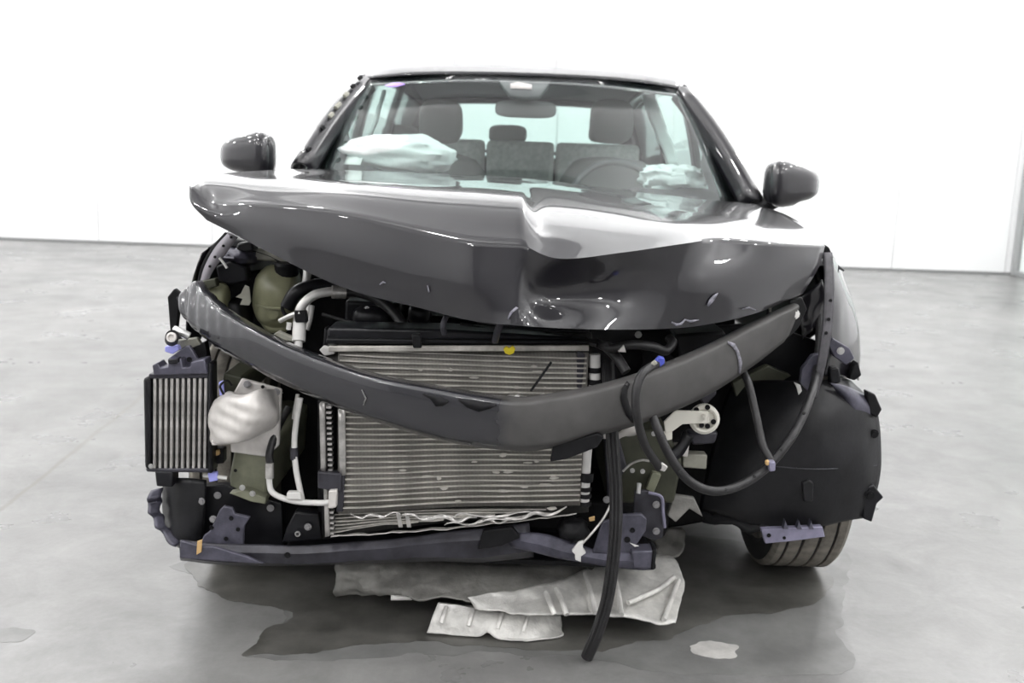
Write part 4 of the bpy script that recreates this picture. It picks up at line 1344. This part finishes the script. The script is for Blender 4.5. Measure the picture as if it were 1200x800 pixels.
# right lower bracket
rb = plate('right_bracket', [(744, 575), (756, 574), (776, 581), (780, 592), (777, 630), (768, 634), (752, 628), (742, 600)], 2.36, .012, M['dark_steel'], car, .003)
tube('bracket_flange', [(760, 577, 2.35), (775, 582, 2.35), (777, 600, 2.35), (779, 618, 2.35)], .004, M['lilac'], rb, n=4, seg=6)
bolt(769, 591, 2.355, .0075, rb, M['bolt'])
bolt(769, 622, 2.355, .0075, rb, M['bolt'])
bolt(711, 585, 2.36, .0075, rb, M['bolt'])
bk = plate('bent_bracket', [(706, 612), (728, 603), (752, 602), (758, 608), (757, 622), (745, 640), (742, 652), (694, 648)], 2.30, .012, M['purple'], car, .003, label='violet grey steel bracket')
hole_shade(741, 621, 2.299, .006, bk)
hole_shade(735, 632, 2.299, .007, bk)
plate('bright_tab', [(738, 636), (749, 640), (744, 641)], 2.297, .004, M['white'], bk, .001)
sheet('lower_beam', [[at(px, py, Y) for px, py, Y in c] for c in (
    [(596, 624, 2.345), (596, 630, 2.33), (600, 640, 2.335)], [(640, 626, 2.33), (640, 640, 2.31), (642, 650, 2.32)],
    [(700, 645, 2.31), (700, 655, 2.295), (702, 662, 2.30)], [(742, 648, 2.30), (742, 658, 2.285), (744, 667, 2.29)], [(765, 648, 2.30), (765, 658, 2.285), (764, 667, 2.29)])], M['purple'], car, 5, 4, .006, fn=crumple(.003, 12, 8), rbreaks=(1,), angle=25)
plate('beam_end_box', [(740, 646), (766, 645), (767, 667), (742, 666)], 2.28, .05, M['purple'], car, .004)
plate('beam_end_lip', [(765, 645), (770, 644), (767, 668), (763, 668)], 2.275, .06, M['black'], car, .003)
tube('sensor_wire', [(716, 590, 2.29), (708, 606, 2.28), (694, 624, 2.265), (683, 636, 2.25)], .003, M['alu'], car, n=5, seg=6)
plate('white_clip', [(670, 646), (678, 636), (684, 634), (683, 642), (687, 648), (681, 652), (681, 659), (674, 656), (674, 650)], 2.24, .012, M['white'], car, .002, 'small white clip dangling on a wire')
plate('red_tab', [(690, 607), (697, 605), (697, 610), (691, 611)], 2.30, .006, M['orange'], car, .001)
blob('lower_mount', at(672, 620, 2.34), (.04, .04, .03), M['black'], car, .2, 3, 6, seg=18, rings=12)
plate('grey_shield', [(790, 580), (814, 584), (824, 606), (808, 596), (792, 612), (782, 604)], 2.50, .02, M['felt'], car, .003)

# ------------------------------------------------------------------ right wheel arch liner and wing
L = [
    [(858, 452, 2.70), (846, 480, 2.68), (836, 520, 2.66), (826, 560, 2.64), (820, 592, 2.63), (822, 604, 2.64)],
    [(890, 446, 2.64), (880, 480, 2.60), (872, 520, 2.57), (864, 560, 2.56), (858, 594, 2.56), (858, 610, 2.57)],
    [(930, 446, 2.58), (926, 480, 2.53), (920, 520, 2.51), (914, 560, 2.505), (908, 596, 2.51), (906, 616, 2.52)],
    [(958, 446, 2.56), (966, 480, 2.51), (964, 520, 2.49), (962, 560, 2.485), (958, 596, 2.49), (956, 616, 2.50)],
    [(980, 442, 2.58), (1002, 470, 2.54), (1008, 515, 2.52), (1006, 560, 2.51), (1000, 592, 2.51), (996, 609, 2.52)],
    [(996, 446, 2.64), (1022, 472, 2.60), (1031, 500, 2.58), (1030, 556, 2.57), (1022, 590, 2.56), (1016, 606, 2.56)],
]
ln = sheet('wheel_liner', [[at(*p) for p in c] for c in L], M['liner'], car, 7, 7, .004, fn=crumple(.004, 7, 9), label='black plastic wheel arch liner torn loose')
tube('liner_crease', [(905, 546, 2.500), (940, 549, 2.482), (975, 549, 2.483), (1028, 545, 2.55)], .0015, M['dark_steel'], ln, n=5, seg=5)
plate('liner_tab', [(1016, 458), (1026, 462), (1034, 480), (1028, 490), (1018, 484)], 2.56, .03, M['black'], ln, .004)
plate('liner_tab', [(1010, 572), (1024, 568), (1036, 583), (1028, 590), (1022, 612), (1012, 608)], 2.53, .02, M['black_satin'], ln, .004)
bolt(1019, 580, 2.525, .010, ln, M['black'])
bolt(1024, 508, 2.55, .010, ln, M['black'])
plate('liner_boss', [(940, 566), (948, 562), (954, 566), (953, 588), (942, 588)], 2.478, .01, M['liner'], ln, .004)
sheet('liner_sheen', [[at(px, py, Y) for px, py, Y in c] for c in ([(972, 448, 2.53), (976, 452, 2.53), (982, 460, 2.54)], [(990, 452, 2.53), (996, 464, 2.52), (1000, 480, 2.53)], [(1004, 458, 2.56), (1014, 474, 2.55), (1016, 496, 2.56)], [(1012, 462, 2.60), (1026, 482, 2.59), (1030, 500, 2.59)])], M['purple'], ln, 5, 4, .004)  # violet strip painted as the bluish sheen on the liner's upper edge
lb = plate('liner_bracket', [(892, 620), (964, 617), (967, 629), (930, 634), (897, 637)], 2.46, .02, M['lilac'], car, .002, 'lilac grey plastic bracket')
for xx in (922, 938, 952):
    plate('rib', [(xx - 1.5, 610), (xx + 2, 620), (xx - 4, 620)], 2.455, .02, M['purple'], lb, .001)
hole_shade(901, 627, 2.459, .005, lb)
hole_shade(919, 630, 2.459, .004, lb)
sheet('torn_edge', [[at(px, py, Y) for px, py, Y in c] for c in ([(820, 600, 2.62), (824, 610, 2.60)], [(850, 605, 2.58), (852, 616, 2.56)], [(880, 609, 2.55), (880, 622, 2.53)], [(900, 613, 2.53), (902, 624, 2.52)])], M['black'], car, 4, 3, .006, fn=crumple(.012, 30, 4))
for sd in (-1, 1):
    sheet('wing_shelf', [[Vector((CX + sd * side_x(Y, belt(Y)), Y, belt(Y))), Vector((CX + sd * (side_x(Y, belt(Y)) - .05), Y, belt(Y) + .012)), Vector((CX + sd * .66, Y, belt(Y) - .03)), Vector((CX + sd * .60, Y, belt(Y) - .12))] for Y in (2.70, 2.9, 3.1, 3.35, 3.6)], M['black_satin'], car, 4, 4, .004)
# wing: skin curling round, its flange strip with holes, stays
wing_cols = [[at(px, py, Y) for px, py, Y in c] for c in (
    [(966, 292, 2.62), (972, 350, 2.56), (972, 400, 2.54), (966, 440, 2.55)],
    [(974, 296, 2.66), (984, 350, 2.60), (986, 400, 2.58), (984, 445, 2.60)],
    [(980, 306, 2.74), (994, 352, 2.68), (1000, 400, 2.66), (1000, 440, 2.68)],
    [(982, 312, 2.86), (998, 360, 2.80), (1005, 405, 2.78), (1004, 442, 2.78)])]
wing_cols.append([Vector((CX + side_x(3.0, z), 3.0, z)) for z in (.985, .88, .80, .72)])
sheet('wing_skin', wing_cols, M['paint'], car, 6, 6, .004, fn=crumple(.003, 9, 1))
fs = sheet('wing_flange', [[at(px, py, Y) for px, py, Y in c] for c in (
    [(964, 296, 2.50), (975, 296, 2.50)], [(966, 330, 2.47), (977, 332, 2.47)], [(964, 380, 2.45), (975, 384, 2.45)], [(957, 430, 2.44), (966, 434, 2.44)], [(950, 462, 2.45), (957, 466, 2.45)])], M['flange'], car, 6, 3, .006)
for a, b_ in ((973, 352), (971, 374), (968, 390), (964, 412), (960, 432)):
    hole_shade(a, b_, 2.443, .004, fs)
sheet('arch_panel', [[at(px, py, Y) for px, py, Y in c] for c in (
    [(930, 355, 2.52), (938, 380, 2.52), (940, 400, 2.54)], [(948, 340, 2.50), (954, 362, 2.50), (950, 388, 2.52)], [(962, 326, 2.50), (965, 352, 2.50), (962, 376, 2.52)])], M['paint'], car, 5, 5, .004, fn=crumple(.010, 14, 2))
plate('arch_brace', [(940, 432), (952, 416), (962, 414), (966, 424), (952, 440), (948, 460), (938, 448)], 2.46, .02, M['purple'], car, .003)
plate('side_bracket', [(970, 404), (976, 396), (996, 408), (1002, 420), (992, 428), (978, 418)], 2.52, .03, M['purple'], car, .003)
bolt(985, 411, 2.512, .008, car)
plate('side_tab', [(1000, 430), (1006, 424), (1010, 440), (1002, 446), (994, 444)], 2.60, .04, M['black'], car, .004)
plate('side_plug', [(972, 430), (984, 432), (986, 448), (974, 452)], 2.54, .03, M['black_satin'], car, .004)
plate('hinge_clip', [(966, 286), (972, 290), (977, 302), (972, 310), (966, 302)], 2.54, .03, M['black'], car, .003)
plate('olive_web', [(858, 448), (900, 428), (928, 440), (866, 478)], 2.66, .03, M['olive_dark'], car, .004)
plate('arch_wall', [(868, 420), (930, 390), (958, 400), (954, 450), (890, 460)], 2.72, .03, M['black_satin'], car, .004)
plate('white_tag', [(931, 448), (938, 451), (940, 458), (936, 463), (934, 455)], 2.50, .006, M['white'], car, .001)
plate('olive_tab', [(810, 452), (836, 442), (840, 462), (826, 476)], 2.50, .04, M['dark_steel'], car, .004)

# ------------------------------------------------------------------ on the floor
def floor_sheet(name, cols, m, label, cat, fn, nu=8, nv=8, solid=.004):
    ctrl = [[onfloor(px, py, z) for px, py, z in c] for c in cols]
    o = sheet(name, ctrl, m, None, nu, nv, solid, fn=fn, angle=50)
    o['label'] = label
    o['category'] = cat
    return o


def ragged(seed, a=.010):
    def fn(v):
        n = noise.noise(v * 9 + Vector((seed, 0, 0)))
        n2 = noise.noise(v * 26 + Vector((seed, 4, 0)))
        n3 = noise.noise(v * 40 + Vector((seed, 8, 3)))
        w = v + Vector((n2 * a * .8 + n3 * a * .5, n2 * a * 1.2 + n3 * a, abs(n) * a * 1.1 + n2 * a * .3))
        w.z = max(w.z, .003)
        return w
    return fn


ut = floor_sheet('torn_undertray', [
    [(396, 652, .12), (392, 672, .08), (392, 690, .04), (396, 698, .012)],
    [(450, 652, .13), (448, 672, .10), (448, 690, .07), (452, 700, .05)],
    [(505, 652, .13), (505, 675, .11), (506, 692, .09), (508, 702, .08)],
    [(560, 652, .13), (560, 675, .11), (560, 695, .09), (562, 706, .08)],
    [(620, 652, .13), (622, 672, .11), (626, 690, .095), (630, 700, .085)],
    [(680, 652, .13), (684, 665, .115), (688, 680, .10), (690, 688, .09)],
    [(720, 652, .12), (724, 660, .11), (728, 668, .10), (730, 674, .095)],
], M['felt'], 'large torn felt and silver foil undertray sagging to the floor under the car', 'undertray', ragged(2, .012))


def foil_fn(v):
    w = ragged(4, .007)(v)
    return w


def foil_piece(name, cols, par, fn, nu=8, nv=8):
    return sheet(name, [[onfloor(*p) for p in c] for c in cols], M['foil'], par, nu, nv, .004, fn=fn, angle=50)


foil_piece('foil_facing', [
    [(548, 700, .095), (552, 706, .085), (556, 714, .07)],
    [(590, 694, .10), (596, 706, .085), (602, 720, .07)],
    [(626, 688, .105), (634, 706, .085), (640, 722, .07)],
    [(668, 676, .11), (676, 702, .085), (682, 721, .07)],
    [(706, 660, .115), (714, 692, .09), (720, 722, .068)],
    [(746, 650, .12), (756, 688, .09), (762, 729, .06)],
    [(782, 652, .115), (790, 690, .085), (778, 731, .058)],
    [(794, 662, .105), (802, 684, .085), (792, 730, .056)],
], ut, foil_fn)
for line in ([(716, 664, .125), (724, 692, .105), (728, 720, .085)], [(686, 672, .122), (694, 700, .102), (698, 718, .085)], [(652, 690, .115), (660, 708, .10), (664, 720, .085)],
             [(640, 694, .113), (646, 710, .098), (650, 720, .083)], [(790, 676, .105), (772, 690, .10), (736, 706, .095)], [(795, 680, .10), (786, 704, .088), (778, 726, .07)]):
    tube('foil_rib', [onfloor(*p) for p in line], .007, M['foil'], ut, px=False, n=5, seg=8)
for cols in ([(458, 694, .058), (482, 696, .062)], ):
    foil_piece('foil_flap', [[(458, 692, .07), (458, 703, .05)], [(472, 692, .07), (472, 703, .05)], [(484, 694, .07), (483, 703, .05)]], ut, None, 3, 3)
# folded panel standing on its torn lower edge in front
fp_cols = [
    [(515, 706, 2.45), (513, 707, 2.40), (506, 724, 2.375), (500, 742, 2.365)],
    [(540, 709, 2.45), (538, 710, 2.40), (534, 727, 2.375), (530, 746, 2.36)],
    [(566, 712, 2.45), (564, 714, 2.40), (561, 730, 2.37), (558, 748, 2.355)],
    [(580, 715, 2.45), (578, 717, 2.40), (576, 728, 2.375), (572, 741, 2.365)],
    [(600, 717, 2.45), (598, 719, 2.40), (594, 736, 2.365), (588, 752, 2.345)],
    [(622, 719, 2.45), (621, 721, 2.40), (618, 738, 2.365), (616, 755, 2.34)],
    [(640, 720, 2.45), (639, 722, 2.41), (646, 738, 2.39), (657, 747, 2.37)],
    [(657, 720, 2.46), (657, 722, 2.44), (658, 732, 2.43), (658, 742, 2.40)],
]


def keep_up(v):
    n = noise.noise(v * 30)
    return Vector((v.x + .002 * n, v.y + .004 * n, max(v.z, .006)))


fp = sheet('foil_panel', [[at(*p) for p in c] for c in fp_cols], M['foil'], None, 6, 6, .004, rbreaks=(1,), breaks=(5,), fn=keep_up, angle=30)
fp['label'] = 'small folded white foil panel piece standing in front of the undertray'
fp['category'] = 'foil panel'
for x0 in (520, 552, 586, 616):
    tube('rib', [at(x0 + 3, 711 + (x0 - 520) * .1, 2.395), at(x0, 720 + (x0 - 520) * .1, 2.375), at(x0 - 3, 730 + (x0 - 520) * .1, 2.362)], .006, M['foil'], fp, px=False, n=4, seg=8)
floor_sheet('felt_scrap', [
    [(766, 628, .12), (768, 645, .10), (770, 656, .09)],
    [(786, 622, .12), (788, 640, .10), (786, 655, .09)],
    [(800, 620, .12), (803, 638, .10), (796, 652, .09)],
], M['felt'], 'ragged grey felt scrap beside the violet bracket above the undertray', 'scrap', ragged(5, .010), 5, 5)


def stain(name, pts, m, label, z, cat='stain', z0=.0002):
    """thin film of spilt fluid with its own outline"""
    ring = cr([onfloor(px, py, 0) for px, py in pts] + [onfloor(*pts[0], 0)], 14)[:-1]
    ring = [p + Vector((.022 * noise.noise(p * 13) + .008 * noise.noise(p * 40), .022 * noise.noise(p * 13 + Vector((5, 5, 5))) + .008 * noise.noise(p * 40 + Vector((1, 5, 5))), 0)) for p in ring]
    n = len(ring)
    vs = [Vector((p.x, p.y, z)) for p in ring] + [Vector((p.x, p.y, z0)) for p in ring]
    fs = [tuple(range(n))] + [(i, (i + 1) % n, n + (i + 1) % n, n + i) for i in range(n)]
    o = link(name, vs, fs, m, None, True, 30)
    o['label'] = label
    o['category'] = cat
    return o


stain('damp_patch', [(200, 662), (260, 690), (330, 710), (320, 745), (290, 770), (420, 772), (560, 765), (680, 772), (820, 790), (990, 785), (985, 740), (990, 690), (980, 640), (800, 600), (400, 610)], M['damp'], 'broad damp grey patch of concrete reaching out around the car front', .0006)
stain('shaded_puddle', [(216, 660), (232, 682), (262, 700), (292, 708), (340, 716), (336, 728), (315, 738), (300, 752), (285, 768), (340, 766), (420, 756), (500, 752), (600, 760), (690, 764), (740, 756), (800, 742), (850, 722), (920, 716), (965, 700), (968, 668), (900, 640), (700, 620), (400, 620), (260, 640)], M['wet'], 'wet fluid puddle under the car front, darkened with painted car shade', .0014, 'puddle', .0009)
stain('scraped_patch', [(810, 757), (835, 752), (866, 756), (856, 768), (832, 774), (815, 766)], M['bare'], 'pale scraped patch on the concrete before the hose', .0018)
stain('dry_stain', [(0, 736), (20, 734), (38, 740), (30, 748), (0, 750)], M['damp'], 'small grey stain on bare concrete far from the car', .0006)
